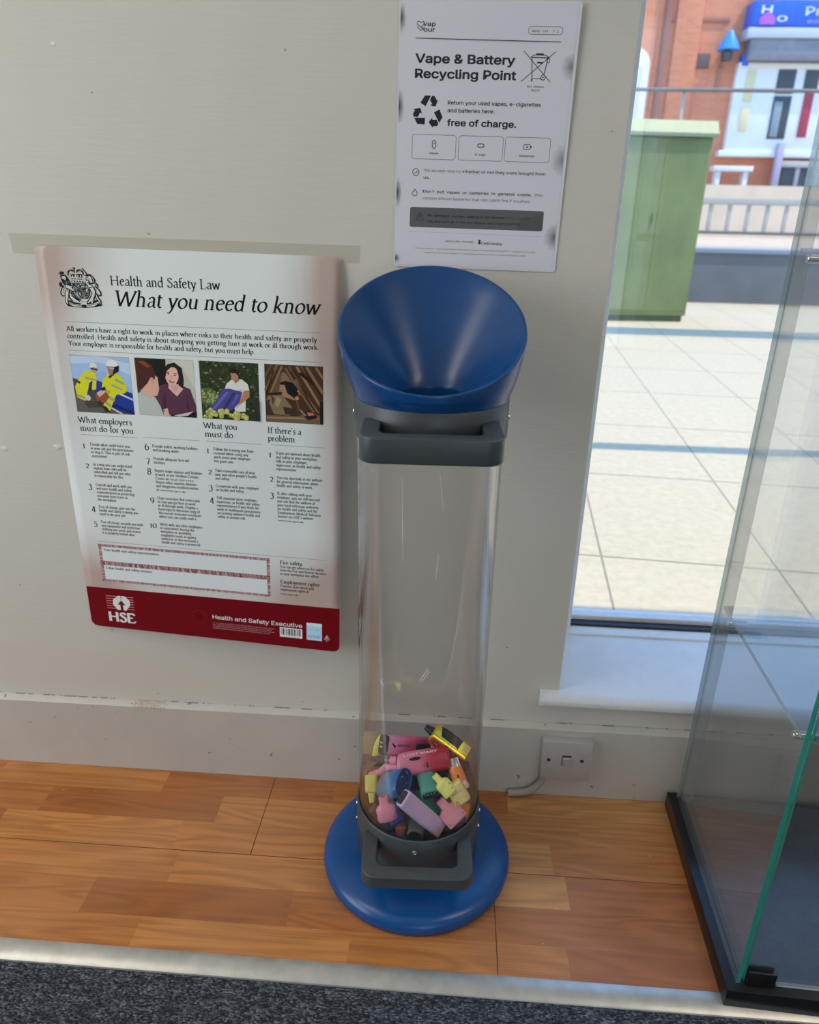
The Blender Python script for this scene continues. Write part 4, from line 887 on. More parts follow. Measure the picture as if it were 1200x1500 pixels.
F([(.47, .20), (.56, .08), (.68, .05), (.80, .14), (.82, .34), (.80, .52), (.68, .50), (.48, .50)], 34, 26, 26)
F([(.36, .48), (.5, .42), (.62, .47), (.78, .44), (.92, .50), (1, .78), (1, .95), (.36, .98), (.32, .7)], 74, 44, 62); F([(.55, .42), (.72, .42), (.80, .50), (.68, .64), (.54, .50)], 184, 148, 134)
E(.62, .28, .115, .165, 190, 152, 138, rot=8); F([(.50, .14), (.60, .09), (.72, .14), (.62, .13), (.54, .2), (.50, .33)], 34, 26, 26); F([(.71, .14), (.78, .2), (.8, .5), (.72, .44), (.735, .28)], 34, 26, 26)
E(.56, .25, .02, .011, 50, 32, 30); E(.67, .27, .02, .011, 50, 32, 30); Ln([(.53, .225), (.58, .215)], .012, 60, 40, 36); Ln([(.65, .235), (.70, .245)], .012, 60, 40, 36); F([(.55, .355), (.60, .37), (.66, .37), (.64, .405), (.58, .40)], 120, 50, 52); F([(.56, .36), (.60, .374), (.65, .372), (.62, .385)], 215, 205, 196); Ln([(.61, .27), (.60, .32), (.62, .33)], .012, 160, 120, 108)
F([(.58, .44), (.72, .46), (.66, .56)], 176, 138, 124); F([(.42, .7), (.48, .55), (.47, .9), (.42, .95)], 60, 36, 52); F([(.84, .6), (.9, .95), (.84, .95)], 62, 36, 52)
F([(0, .62), (.12, .55), (.30, .68), (.38, .84), (.42, 1), (0, 1)], 156, 162, 156); F([(.05, .55), (.15, .46), (.3, .6), (.22, .72), (.05, .62)], 170, 150, 134)
F([(.10, .56), (.18, .40), (.30, .26), (.37, .32), (.38, .52), (.34, .64), (.26, .66)], 184, 144, 124); F([(0, .02), (.14, .02), (.28, .10), (.34, .24), (.32, .36), (.24, .34), (.18, .44), (.06, .56), (0, .56)], 64, 34, 26); F([(.05, .06), (.16, .05), (.27, .14), (.2, .16)], 112, 56, 36); E(.27, .38, .03, .06, 176, 128, 108)
F([(.42, .88), (.50, .86), (.52, 1), (.42, 1)], 184, 146, 130); F([(.54, .97), (.75, .95), (1, .90), (1, 1), (.54, 1)], 22, 22, 24); F([(.6, .98), (.8, .93), (.95, .89), (.85, .97), (.7, 1)], 170, 160, 160); Ln([(.38, .86), (.45, .92)], .012, 40, 40, 44)
pchild(P.build('photo_print', INK, po, 12))
P, F, E, Ln = pic(217.6, 145.3, 302.3, 227.5); random.seed(5)
F([(0, 0), (1, 0), (1, 1), (0, 1)], 40, 48, 30)
for i in range(260):
    x, y = random.random(), random.random()*.82; s_ = random.uniform(.012, .03); g = random.choice(((58, 72, 38), (78, 92, 50), (30, 38, 24), (104, 116, 72), (22, 28, 20))) if x < .75 or random.random() < .4 else random.choice(((24, 30, 20), (40, 50, 28)))
    P.poly([(217.6+84.7*min(1, max(0, x+s_*math.cos(a))), 145.3+82.2*min(1, max(0, y+s_*.8*math.sin(a)))) for a in (0, 1.2, 2.4, 3.6, 4.9)], ph(*g), P.lay+i % 5)
P.lay += 6
F([(.0, .46), (.18, .46), (.34, .60), (.30, .72), (.08, .78), (0, .72)], 72, 84, 46)
for i in range(60): x, y = random.uniform(.02, .3), random.uniform(.5, .74); E(x, y, .018, .016, *random.choice(((128, 140, 84), (108, 122, 66), (140, 148, 96))))
F([(.40, .50), (.46, .36), (.56, .28), (.72, .28), (.82, .36), (.84, .46), (.78, .48), (.76, .84), (.58, .86), (.55, .62)], 186, 184, 176); F([(.66, .46), (.72, .46), (.70, .7), (.6, .8)], 158, 156, 148)
F([(.53, .16), (.62, .12), (.66, .2), (.66, .30), (.60, .33), (.54, .28)], 150, 112, 86); F([(.49, .14), (.58, .08), (.66, .12), (.66, .22), (.62, .18), (.54, .18)], 30, 26, 22); F([(.58, .30), (.66, .26), (.68, .30), (.6, .36)], 140, 100, 78)
F([(.74, .48), (.84, .46), (.84, .58), (.70, .70), (.58, .74), (.54, .71), (.70, .60)], 152, 108, 80); F([(.38, .46), (.50, .45), (.72, .50), (.66, .68), (.56, .80), (.40, .90), (.26, .92), (.06, .85), (.24, .70)], 62, 62, 118); F([(.42, .52), (.5, .5), (.24, .82), (.18, .82)], 84, 86, 140); F([(.55, .52), (.6, .52), (.4, .85), (.34, .85)], 44, 44, 92); F([(.62, .54), (.66, .56), (.5, .78)], 84, 86, 140); F([(.08, .86), (.3, .9), (.22, 1), (.02, .98)], 26, 24, 26)
for i in range(34): x = random.uniform(.04, .8); y = random.uniform(.84, .98); E(x, y, .042, .040, *random.choice(((142, 152, 78), (124, 136, 62), (158, 160, 92), (170, 150, 88)))); E(x-.01, y-.012, .014, .011, 186, 190, 130)
F([(.92, .7), (1, .6), (1, 1), (.93, 1)], 40, 42, 36)
pchild(P.build('photo_print', INK, po, 12))
P, F, E, Ln = pic(311.5, 145.2, 394.6, 227)
F([(0, 0), (1, 0), (1, 1), (0, 1)], 60, 42, 28); F([(.30, .12), (.36, .14), (.62, .5), (.2, .6), (.05, .7)], 112, 90, 70); F([(.2, .2), (.3, .14), (.22, .5), (.04, .62)], 84, 66, 50)
for i, (x0, y0, x1, y1, wd, c) in enumerate(((.22, 0, 0, .45, .04, 104), (.12, 0, 0, .22, .03, 92), (.3, .02, .03, .62, .035, 120), (.36, .05, .5, .3, .03, 110), (.42, .02, .62, .36, .03, 96), (.55, .02, .98, .72, .045, 126), (.62, 0, .7, .12, .03, 90), (.72, .02, 1, .46, .05, 116), (.88, .02, 1, .2, .04, 120), (.50, .3, .88, .85, .03, 108), (.58, .34, .92, .80, .022, 134), (.45, .1, .95, .9, .02, 44), (.68, .05, 1, .55, .02, 34), (.16, .1, .02, .5, .02, 34), (.6, .12, .84, .3, .05, 30), (.48, .04, .58, .2, .02, 34))): Ln([(x0, y0), (x1, y1)], wd, c, int(c*.76), int(c*.52))
F([(0, .86), (1, .84), (1, 1), (0, 1)], 96, 76, 56); Ln([(.02, .93), (.92, .90)], .03, 132, 108, 82); Ln([(.0, .87), (.6, .86)], .02, 40, 30, 24)
F([(.26, .30), (.36, .27), (.48, .30), (.55, .34), (.57, .48), (.55, .55), (.42, .54), (.36, .48), (.26, .44)], 20, 20, 22); F([(.26, .34), (.34, .34), (.38, .48), (.50, .56), (.52, .60), (.36, .56), (.26, .50)], 140, 106, 78); E(.54, .29, .045, .06, 104, 80, 60); F([(.55, .26), (.60, .28), (.58, .4), (.53, .36)], 92, 74, 50)
F([(.06, .50), (.12, .48), (.30, .52), (.38, .62), (.46, .72), (.48, .82), (.40, .87), (.14, .86), (.08, .70)], 112, 96, 70); F([(.1, .52), (.16, .6), (.12, .7)], 60, 50, 36); F([(.2, .55), (.28, .6), (.22, .74), (.16, .7)], 138, 120, 92); F([(.3, .72), (.46, .74), (.5, .84), (.34, .86)], 52, 42, 32); F([(.02, .50), (.3, .46), (.28, .52), (.04, .54)], 40, 32, 26)
E(.55, .56, .035, .035, 152, 116, 88); F([(.52, .58), (.57, .60), (.60, .76), (.56, .78)], 88, 60, 40); F([(.66, .82), (.74, .76), (.86, .80), (.90, .90), (.74, .93), (.68, .90)], 30, 26, 24); F([(.72, .80), (.82, .80), (.86, .84), (.74, .86)], 168, 92, 50); Ln([(.6, .76), (.7, .86)], .03, 120, 110, 100); E(.57, .44, .02, .015, 190, 70, 40); F([(.94, .6), (1, .6), (1, 1), (.95, 1)], 28, 22, 18)
pchild(P.build('photo_print', INK, po, 12))
# strip of clear tape along the top edge of the poster
M_TAPE = glass('clear_adhesive_tape', (.985, .98, .965), 1.3, .06, (.72, .70, .62), .25)
b = MB(); p0, p1, p2, p3 = pix(12, 341, 1, 0), pix(528, 360, 1, 0), pix(527, 386, 1, 0), pix(20, 371, 1, 0)
b.rings([[Vector((p.x, -.0006, p.z)) for p in (p0, p1, p2, p3)], [Vector((p.x, -.0004, p.z)) for p in (p0, p1, p2, p3)]])
tag(b.build('adhesive_tape', M_TAPE, smooth=0), 'strip of clear sticky tape on the wall along the top of the safety poster', 'tape')

# ------------------------------------------------------------------ the laminated recycling notice (A4)
VCn = [Vector(p) for p in ((.2533, 0, 1.1683), (.4673, 0, 1.166), (.2501, 0, .8692), (.4641, 0, .8669))]
def vap(u, v, l):
    a, b_ = u/214, v/299; p = VCn[0].lerp(VCn[1], a).lerp(VCn[2].lerp(VCn[3], a), b_)
    return p+Vector((0, -.0012-l-.0035*(a**3)*(1-b_)**2, 0))
nt_ = thing('recycling_notice', 'laminated white paper notice about vape and battery recycling above the bin', 'notice', VCn[2].lerp(VCn[3], .5))
ninv = Matrix.Translation(-nt_.location)
def nchild(o): o.matrix_parent_inverse = ninv; return o
M_LAM = glass('laminate_film', (.985, .985, .985), 1.45, .0, rough=.12)
P = Print(lambda u, v, l: vap(u, v, l), .00006); P.poly(rpoly(213, 298, 4, 4, 107, 149.5), ph(172, 171, 170)); nchild(P.build('laminate_border', INK, nt_, 14))
P = Print(lambda u, v, l: vap(u, v, .0002+l), .00006); P.rect(2.5, 3, 209.5, 296, ph(172, 170, 176)); nchild(P.build('paper_sheet', INKM, nt_, 14))
def nfn(u, v, l): return vap(u, v, .00028+l)
# dark blotches along the edges, blending into the paper colour
random.seed(11)
def blotch(u, v, ru, rv, col, n=9):
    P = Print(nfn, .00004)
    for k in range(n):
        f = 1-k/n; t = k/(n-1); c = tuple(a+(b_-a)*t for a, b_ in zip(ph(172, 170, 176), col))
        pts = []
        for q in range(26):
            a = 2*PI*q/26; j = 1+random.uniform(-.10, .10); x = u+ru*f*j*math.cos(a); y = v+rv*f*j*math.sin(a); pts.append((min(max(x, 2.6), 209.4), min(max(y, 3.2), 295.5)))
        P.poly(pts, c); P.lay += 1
    nchild(P.build('edge_blotch', INKM, nt_))
for v, r in ((20, 17), (112, 21), (209, 19), (288, 7)): blotch(2.6, v, 7.5, r, rgb(18, 18, 20))
for v, ru, rv, c in ((66, 13, 16, 140), (166, 15, 20, 150), (256, 15, 18, 120)): blotch(208.5, v, ru, rv, rgb(c, c-4, c))
T = rgb(26, 26, 30); TL = rgb(70, 70, 76)
P = Print(nfn); P.line([(21, 40), (193, 41)], .9, TL); P.sans('Vape & Battery', 22, 65, 17.6, T, 118.5, .030); P.sans('Recycling Point', 22, 80.8, 17.6, T, 121, .030); nchild(P.build('title_text', INKM, nt_))
P = Print(nfn); P.line([(31, 31.5), (22.2, 26), (22.6, 23.6), (25, 23.0), (27, 24.6), (29.6, 22.8), (31.4, 24.4), (27, 29.4)], .8, T); P.line([(22.6, 28.6), (27, 32.4), (31, 29)], .8, T); P.sans('vap', 29.6, 27.6, 8.6, T, 14.6, .02); P.sans('our', 30.2, 33.2, 8.6, T, 13.6, .02); nchild(P.build('shop_logo', INKM, nt_))
P = Print(nfn); P.rrect(153.7, 26, 193.8, 33.8, 3.7, .55, TL); P.sans('WEEE CAT. 7.1', 158, 31.6, 4.2, TL, 31, .012, mono=True); nchild(P.build('category_badge', INKM, nt_))
P = Print(nfn)
P.line([(149.6, 82.3), (188, 50.8)], .8, T); P.line([(150.5, 50.8), (184.5, 82.3)], .8, T)
P.line([(160.5, 56.5), (162.5, 79), (174, 79)], 1.0, T); P.line([(179.5, 57), (176.5, 74)], 1.0, T); P.line([(159, 57), (181, 57.4)], 1.1, T); P.line([(160, 56.3), (163, 54.6), (176, 54.6), (180, 56.4)], .9, T); P.rect(165, 52.9, 174, 54.6, T); P.rect(167, 61.6, 173.5, 63.2, T); P.rect(161.6, 79, 163.2, 82, T); P.rrect(178.5, 58, 181.6, 62, .6, .7, T); P.line([(175.5+2.7*math.cos(a*PI/9), 77.5+2.7*math.sin(a*PI/9)) for a in range(18)], .9, T, True); P.ell(175.5, 77.5, .9, .9, T)
P.sans('NOT GENERAL', 157.8, 88.3, 3.4, TL, 20.4, .012, mono=True); P.sans('WASTE', 162.8, 92, 3.4, TL, 10.2, .012, mono=True); nchild(P.build('crossed_bin_symbol', INKM, nt_))
# recycling symbol: three folded arrows
P = Print(nfn); c0 = (39.2, 117.4)
for k in range(3):
    a = math.radians(120*k)
    def rt(p): x, y = p; return (c0[0]+x*math.cos(a)-y*math.sin(a), c0[1]+x*math.sin(a)+y*math.cos(a))
    for arm in (((-57, -58), (-27, -103), (16, -103), (-20, -36)), ((9, -77), (24, -102), (40, -101), (48, -92), (56, -76), (67, -82), (51, -36), (11, -43), (26, -51))):
        P.poly([rt((x*.174, y*.174)) for x, y in arm], rgb(16, 18, 18))
nchild(P.build('recycling_symbol', INKM, nt_))
P = Print(nfn); P.sans('Return your used vapes, e-cigarettes', 63, 108.4, 8.0, T, 112.8, .018); P.sans('and batteries here:', 63, 116.8, 8.0, T, 57, .018); P.sans('free of charge.', 63.3, 131.6, 13.6, T, 84.5, .028); nchild(P.build('return_text', INKM, nt_))
for u0, u1, nm in ((20.8, 75.2, 'Vapes'), (78.8, 133.8, 'E-cigs'), (136.4, 192, 'Batteries')):
    P = Print(nfn); P.rrect(u0, 142, u1, 169.3, 3, .5, TL); m_ = (u0+u1)/2; P.sans(nm, m_, 163.6, 4.6, T, {'Vapes': 12, 'E-cigs': 12.5, 'Batteries': 18.5}[nm], .016, True)
    if nm == 'Vapes': P.rrect(m_-2.1, 148, m_+2.1, 157, 2.0, .9, T); P.rect(m_-.5, 150.5, m_+.5, 152, T)
    elif nm == 'E-cigs': P.rrect(m_-4, 150.6, m_+4, 154.2, 1.7, 1.0, T)
    else: P.rrect(m_-4.6, 149.8, m_+3.4, 155.2, 1, .8, T); P.rect(m_+3.8, 151.4, m_+5, 153.6, T); P.poly([(m_-.2, 150.6), (m_-2.4, 153), (m_-.8, 153), (m_-1.2, 154.6), (m_+1, 152.2), (m_-.6, 152.2)], T)
    nchild(P.build('category_box', INKM, nt_))
P = Print(nfn); P.line([(26.4+4*math.cos(k*PI/12), 184.6+4*math.sin(k*PI/12)) for k in range(24)], .8, T, True); P.line([(24.6, 184.8), (26, 186.2), (28.6, 183)], .8, T)
P.line([(25.5, 204), (27.6, 206.2), (29, 208.8), (28.2, 211.4), (25.6, 212.4), (23, 211.2), (22.2, 208.6), (23.4, 207), (24.8, 207.8), (25.5, 204)], .8, T)
P.sans('We accept returns ', 36.2, 183.8, 6.4, TL, 46.5); P.sans('whether or not they were bought from', 85, 183.8, 6.4, T, 104, .014); P.sans('us.', 36.5, 191.9, 6.4, T, 8, .014)
P.sans("Don't  put  vapes  or  batteries  in  general  waste,", 36.2, 208.2, 6.4, T, 138, .014); P.sans('they', 178, 208.0, 6.4, TL, 11.2); P.sans('contain lithium batteries that can catch fire if crushed.', 36.2, 216, 6.4, TL, 137.4)
nchild(P.build('rules_text', INKM, nt_))
P = Print(nfn); P.poly(rpoly(171.6, 24, 2.6, 4, 106.3, 237.2), ph(70, 72, 72)); P.up()
smk = ph(61, 63, 63)
P.poly([(160, 240), (168, 233), (178, 232), (190, 228), (191.6, 246), (186, 248.6), (160, 248.8)], smk).up()
P.line([(33.2, 231.4), (38.4, 240.6), (28.2, 240.6)], .9, rgb(20, 20, 22), True); P.rect(32.8, 234.6, 33.7, 237.6, rgb(20, 20, 22)); P.ell(33.2, 239, .5, .5, rgb(20, 20, 22))
P.sans('No damaged, swollen, leaking or hot devices:', 43.5, 236, 5.4, rgb(24, 24, 26), 100, .02); P.sans('they are fire', 145, 236, 5.4, rgb(46, 46, 48), 29); P.sans("risk and can't go in this box. Please see a team member.", 43.5, 243, 5.4, rgb(24, 24, 26), 120, .01)
nchild(P.build('warning_panel', INKM, nt_))
P = Print(nfn); P.line([(21, 254.6), (192, 255.6)], .35, ph(140, 140, 144)); P.sans('RECYCLING PARTNER', 68.2, 266, 3.4, TL, 36.5, .012, mono=True); P.ell(112.4, 263.2, 1.5, 1.3, T); P.ell(112.4, 266, 1.7, 1.6, T); P.sans('CellComply', 115, 267.6, 6, T, 27, .014)
P.sans('Powered by Vapour - recycling arranged by CellComply Ltd, Upper Tier Waste Broker CBDU640270 - Compliant with the WEEE', 29.4, 275.6, 3, TL, 156.5); P.sans('Regulations 2013 (vape category 7.1) and the Waste Batteries and Accumulators Regulations 2009', 41.4, 280.5, 3, TL, 132)
nchild(P.build('partner_text', INKM, nt_))

# ------------------------------------------------------------------ wall switch on the skirting, with its cable
M_SW = worn('white_switch_plastic', (.50, .475, .45), .38, .04)
sp = (pix(797, 1087, 1, -.030)+pix(862, 1143, 1, -.030))/2; swx, swz = (.514+.5965)/2, .0895
sw = thing('wall_switch', 'white single wall switch plate on the skirting board right of the bin', 'switch', (swx, -.0145, .0515))
mw = Matrix.Translation((swx, 0, swz)) @ Matrix.Rotation(math.radians(-.8), 4, 'Y')
sinv = Matrix.Translation(-sw.location)
def schild(o): o.matrix_parent_inverse = sinv; return o
b = MB(); b.box(-.0415, .0415, -.0302, -.0140, -.0380, .0385, .0016, 2, mw); schild(b.build('plate', M_SW, sw, 40))
b = MB(); b.box(-.0082, .0074, -.0304, -.0290, -.0105, .0118, .0004, 1, mw); schild(b.build('rocker_gap', worn('dark_gap', (.03, .028, .025), .7), sw, 0))
b = MB(); t = bmesh.new()
for p in ((-.0070, -.0300, -.0098), (.0068, -.0300, -.0098), (.0068, -.0300, .0080), (-.0070, -.0300, .0080), (-.0070, -.0318, -.0098), (.0068, -.0318, -.0098), (.0068, -.0345, .0074), (-.0070, -.0345, .0074)): t.verts.new(p)
t.verts.ensure_lookup_table()
for f in ((0, 1, 2, 3), (4, 5, 6, 7), (0, 1, 5, 4), (1, 2, 6, 5), (2, 3, 7, 6), (3, 0, 4, 7)): t.faces.new([t.verts[i] for i in f])
bmesh.ops.bevel(t, geom=list(t.edges), offset=.0006, segments=2, affect='EDGES'); b.add(t, mw); schild(b.build('rocker', M_SW, sw, 40))
for x in (-.0300, .0255):
    b = MB(); b.lathe([(.0032, 0), (.0032, .0006), (.0022, .0009), (.0012, .0004), (0, .0004)], seg=16, mtx=mw @ Matrix.Translation((x, -.0301, .0015)) @ Matrix.Rotation(PI/2, 4, 'X')); schild(b.build('screw', worn('dark_screw', (.06, .05, .045), .4, metal=.6), sw, 30))
b = MB(); b.tube([(.521, -.0215, .054), (.5205, -.0215, .045), (.518, -.0215, .035), (.513, -.0215, .026), (.506, -.022, .0185), (.497, -.0225, .013), (.487, -.0225, .0098), (.475, -.0225, .0078), (.464, -.0225, .0068)], .0060, 14)
tag(b.build('power_cable', worn('grey_cable_sheath', (.42, .38, .33), .5), smooth=60), 'grey painted cable curling from the wall switch down to the floor', 'cable')

# ------------------------------------------------------------------ glass display cabinet on the right
CB = Matrix.Translation((.7330, -.0212, 0)) @ Matrix.Rotation(math.radians(-2.4), 4, 'Z')
cab = thing('display_cabinet', 'glass display cabinet with black base and green tinted pane edges, right of the bin', 'display cabinet', mtx=CB)
M_CBL = worn('black_cabinet_trim', (.008, .008, .009), .30, .3, 40)
M_CBASE = worn('dark_cabinet_board', (.036, .044, .060), .22, .15, 30)
def pane_mat(nm, dust): return glass(nm, (.985, .992, .989), 1.5, dust, (.62, .66, .64), .015)
M_PANE = pane_mat('cabinet_glass', .045); M_PANE2 = pane_mat('cabinet_front_glass', .02)
M_EDGE = mat('green_glass_edge', (.035, .36, .28), .12, 0, Transmission_Weight=.25)
M_EDGEP = glass('pale_glass_edge', (.72, .80, .80), 1.5, .30, (.66, .70, .72), .1)
M_EDGED = mat('dark_green_glass_edge', (.02, .13, .10), .15)
CW = .62
b = MB(); b.box(0, CW, -.345, 0, .0005, .030, .0012); b.build('base', M_CBL, cab, 30)
b = MB(); b.box(.0205, CW-.02, -.326, -.014, .0302, .0316); b.build('base_board', M_CBASE, cab, 0)
def pane(name, x0, x1, y0, y1, z0, z1, m, edge, par=cab):
    """sheet of glass; the narrow rims carry the green edge colour as a child"""
    b = MB(); b.box(x0, x1, y0, y1, z0, z1); o = b.build(name, m, par, 0)
    d = .0004
    th = min(((x1-x0), 'x'), ((y1-y0), 'y'), ((z1-z0), 'z'))[1]
    if 'x' == th: sides = [(x0, x1, y0-d, y0, z0, z1), (x0, x1, y1, y1+d, z0, z1), (x0, x1, y0, y1, z1, z1+d)]
    elif 'y' == th: sides = [(x0-d, x0, y0, y1, z0, z1), (x1, x1+d, y0, y1, z0, z1), (x0, x1, y0, y1, z1, z1+d)]
    else: sides = [(x0-d, x0, y0, y1, z0, z1), (x1, x1+d, y0, y1, z0, z1), (x0, x1, y0-d, y0, z0, z1)]
    for k, s_ in enumerate(sides):
        e = MB(); e.box(*s_); pale = th == 'x' and k == 1 or th == 'z' and k != 2
        e.build('pale_edge' if pale else 'polished_edge', M_EDGEP if pale else edge, o, 0)
    return o
pane('side_pane', .0135, .0190, -.3330, -.0105, .0302, 1.55, M_PANE, M_EDGE)
pane('side_pane', CW-.019, CW-.0135, -.3330, -.0105, .0302, 1.55, M_PANE, M_EDGE)
pane('back_pane', .0200, CW-.020, -.0140, -.0090, .0302, 1.55, M_PANE2, M_EDGED)
pane('door_pane', .0235, CW-.0235, -.3325, -.3270, .0330, 1.545, M_PANE2, M_EDGE)
M_STRIP = glass('clear_corner_strip', (.80, .80, .79), 1.45, .16, (.72, .73, .74), .12)
b = MB(); b.box(.0192, .0345, -.0235, -.0145, .0320, 1.55, .001); b.build('corner_strip', M_STRIP, cab, 0)
pane('glass_shelf', .0225, CW-.0225, -.309, -.018, .4000, .4058, M_PANE2, M_EDGE)
pane('glass_shelf', .0225, CW-.0225, -.309, -.018, .9000, .9058, M_PANE2, M_EDGE)
for z in (.4000, .9000):
    for x, s_ in ((.0190, 1), (CW-.0190, -1)):
        for y in (-.296, -.05):
            b = MB(); b.lathe([(.0042, 0), (.0048, .0006), (.0048, .026), (.0040, .0272)], seg=20, mtx=Matrix.Translation((x, y, z-.0052)) @ Matrix.Rotation(s_*PI/2, 4, 'Y')); b.build('shelf_peg', M_CHROME, cab, 40)
b = MB(); b.box(.0255, .0605, -.3362, -.3330, .0318, .0545, .0012); b.box(.0255, .0605, -.3265, -.3230, .0318, .0545, .0012); b.box(.0262, .0600, -.3330, -.3265, .0318, .0336); b.build('door_clamp', M_CBL, cab, 30)
b = MB(); b.box(.0640, CW-.03, -.3322, -.3274, .0302, .0330); b.build('door_seal', worn('pale_door_seal', (.55, .58, .6), .3), cab, 0)
b = MB(); b.box(0, CW, -.345, 0, 1.5505, 1.585, .0012); b.build('top', M_CBL, cab, 30)

# ------------------------------------------------------------------ outside: pavement, street cabinet, wall, railing, shop
GZ = -.15
def pavement_material():
    m = mat('stone_paving', (.6, .56, .48), .8); q = NT(m); o = q.obj()
    mp = q.n('ShaderNodeMapping'); mp.inputs['Rotation'].default_value = (0, 0, math.radians(4.5)); q.l(o, mp.inputs[0])
    s = q.n('ShaderNodeSeparateXYZ'); q.l(mp.outputs[0], s.inputs[0])
    def joint(c, per, off):
        t = q.math('DIVIDE', q.math('SUBTRACT', c, off), per); return q.math('LESS_THAN', q.math('ABSOLUTE', q.math('SUBTRACT', t, q.math('ROUND', t))), .0065)
    j = q.math('MAXIMUM', joint(s.outputs['X'], .585, .775), joint(s.outputs['Y'], .90, 1.36))
    f = q.noise(o, 26, 5, .65); g = q.noise(o, 3, 3)
    c = q.ramp(f, [(.3, (.53, .435, .30)), (.55, (.61, .51, .36)), (.8, (.66, .56, .405))]); c = q.mix(q.math('MULTIPLY', g, .2), c, (.44, .37, .26))
    c = q.mix(q.math('MULTIPLY', j, .75), c, (.20, .16, .12)); q.l(c, q.b.inputs['Base Color']); q.bump(f, .3, .003); return m
M_PAVE = pavement_material()
b = MB(); b.box(-25, 40, .27, 10.1, GZ-.2, GZ); b.build('pavement', M_PAVE, kind='structure', smooth=0)
def brick_material(nm, c1, c2, mo, sc):
    m = mat(nm, c1, .85); q = NT(m); br = q.n('ShaderNodeTexBrick'); mp = q.n('ShaderNodeMapping'); mp.inputs['Rotation'].default_value = (PI/2, 0, 0)
    q.l(q.obj(), mp.inputs[0]); q.l(mp.outputs[0], br.inputs['Vector'])
    br.inputs['Color1'].default_value = (*c1, 1); br.inputs['Color2'].default_value = (*c2, 1); br.inputs['Mortar'].default_value = (*mo, 1); br.inputs['Scale'].default_value = sc; br.inputs['Mortar Size'].default_value = .012
    br.inputs['Brick Width'].default_value = .9; br.inputs['Row Height'].default_value = .3
    q.l(q.mix(q.math('MULTIPLY', q.noise(q.obj(), .8, 3), .35), br.outputs['Color'], (.55, .30, .20)), q.b.inputs['Base Color']); return m
M_BRICK = brick_material('red_brick', (.80, .26, .125), (.66, .22, .12), (.68, .46, .34), 4.0)
# green street cabinet
gx0, gx1, gy = 1.98, 3.015, 7.8
M_CABG = worn('green_cabinet_paint', (.17, .205, .075), .5, .14, 2.2); M_CABT = worn('sunlit_green_lid_paint', (.20, .265, .15), .45, .06, 3)  # lid is a lighter green, with the sunlight on it put into the colour
sc_ = thing('street_cabinet', 'big green metal utility cabinet standing on the pavement outside the window', 'utility cabinet', ((gx0+gx1)/2, gy+.2, GZ))
scinv = Matrix.Translation(-sc_.location)
def gch(o): o.matrix_parent_inverse = scinv; return o
Rz = Matrix.Translation((gx1, gy, 0)) @ Matrix.Rotation(math.radians(7), 4, 'Z') @ Matrix.Translation((-gx1, -gy, 0))
b = MB(); b.box(gx0, gx1-.02, gy, gy+.45, GZ+.07, 1.76, .006, 2, Rz); gch(b.build('body', M_CABG, sc_, 30))
b = MB(); b.box(gx0+.02, gx1-.05, gy+.02, gy+.43, GZ, GZ+.075, .004, 1, Rz); gch(b.build('plinth', worn('dark_green_plinth', (.07, .09, .05), .7), sc_, 30))
b = MB()
for x0, x1 in ((gx0+.03, gx0+.514), (gx0+.520, gx1-.05)): b.box(x0, x1, gy-.004, gy, GZ+.13, 1.68, .001, 1, Rz)
gch(b.build('door', M_CABG, sc_, 30))
b = MB(); b.box(gx0+.46, gx0+.485, gy-.03, gy-.013, .9, 1.02, .003, 1, Rz); gch(b.build('handle', M_CABG, sc_, 30))
b = MB(); lid = [(-.05, 1.765), (-.05, 1.80), (.03, 1.925), (.42, 1.925), (.50, 1.80), (.50, 1.765)]
b.rings([[Rz @ Vector((x, gy+y, z)) for y, z in lid] for x in (gx0-.03, gx1+.015)]); gch(b.build('lid', M_CABT, sc_, 20))
# dark retaining wall and the paved terrace behind it
b = MB(); b.box(-25, 40, 10.1, 10.5, GZ-.2, .53); b.build('wall_street', worn('grey_rendered_wall', (.14, .148, .162), .8, .2, 1.1), kind='structure', smooth=0)
b = MB(); b.box(-25, 40, 10.06, 10.55, .53, .59, .01); b.build('trim_2', worn('grey_coping_stone', (.22, .27, .34), .7), kind='structure', smooth=0)
b = MB(); b.box(-25, 40, 10.5, 23.1, .3, .56); b.build('terrace', worn('pale_terrace_paving', (.60, .49, .38), .85, .08, 3), kind='structure', smooth=0)
# railing on the terrace
RY = 12.0
rl = thing('railing', 'long thin grey metal railing in front of the brick shop across the street', 'railing', (5.5, RY, .56)); rinv = Matrix.Translation(-rl.location)
M_RAIL = worn('grey_rail_paint', (.16, .15, .15), .5); M_RAILT = worn('taupe_rail_paint', (.46, .42, .37), .5)
def rch(o): o.matrix_parent_inverse = rinv; return o
b = MB(); b.tube([(-4, RY, 2.78), (16, RY, 2.86)], .028, 12); rch(b.build('top_rail', M_RAIL, rl, 60))
b = MB(); b.box(-4, 16, RY-.04, RY+.04, 1.20, 1.30, .01); rch(b.build('middle_rail', M_RAILT, rl, 30))
b = MB(); b.box(-4, 16, RY-.025, RY+.025, .755, .805, .008); rch(b.build('bottom_rail', M_RAIL, rl, 30))
for i in range(44):
    x = -2.2+i*.30; b = MB(); b.box(x-.034, x+.034, RY-.012, RY+.012, .80, 1.205, .003); rch(b.build('baluster', M_RAILT, rl, 30))
for x in (-3.6, -1.2, 1.2, 3.72, 7.8, 10.2, 12.6, 15.0):
    b = MB(); b.box(x-.024, x+.024, RY+.03, RY+.07, .55, 2.80, .004); rch(b.build('post', M_RAILT, rl, 30))
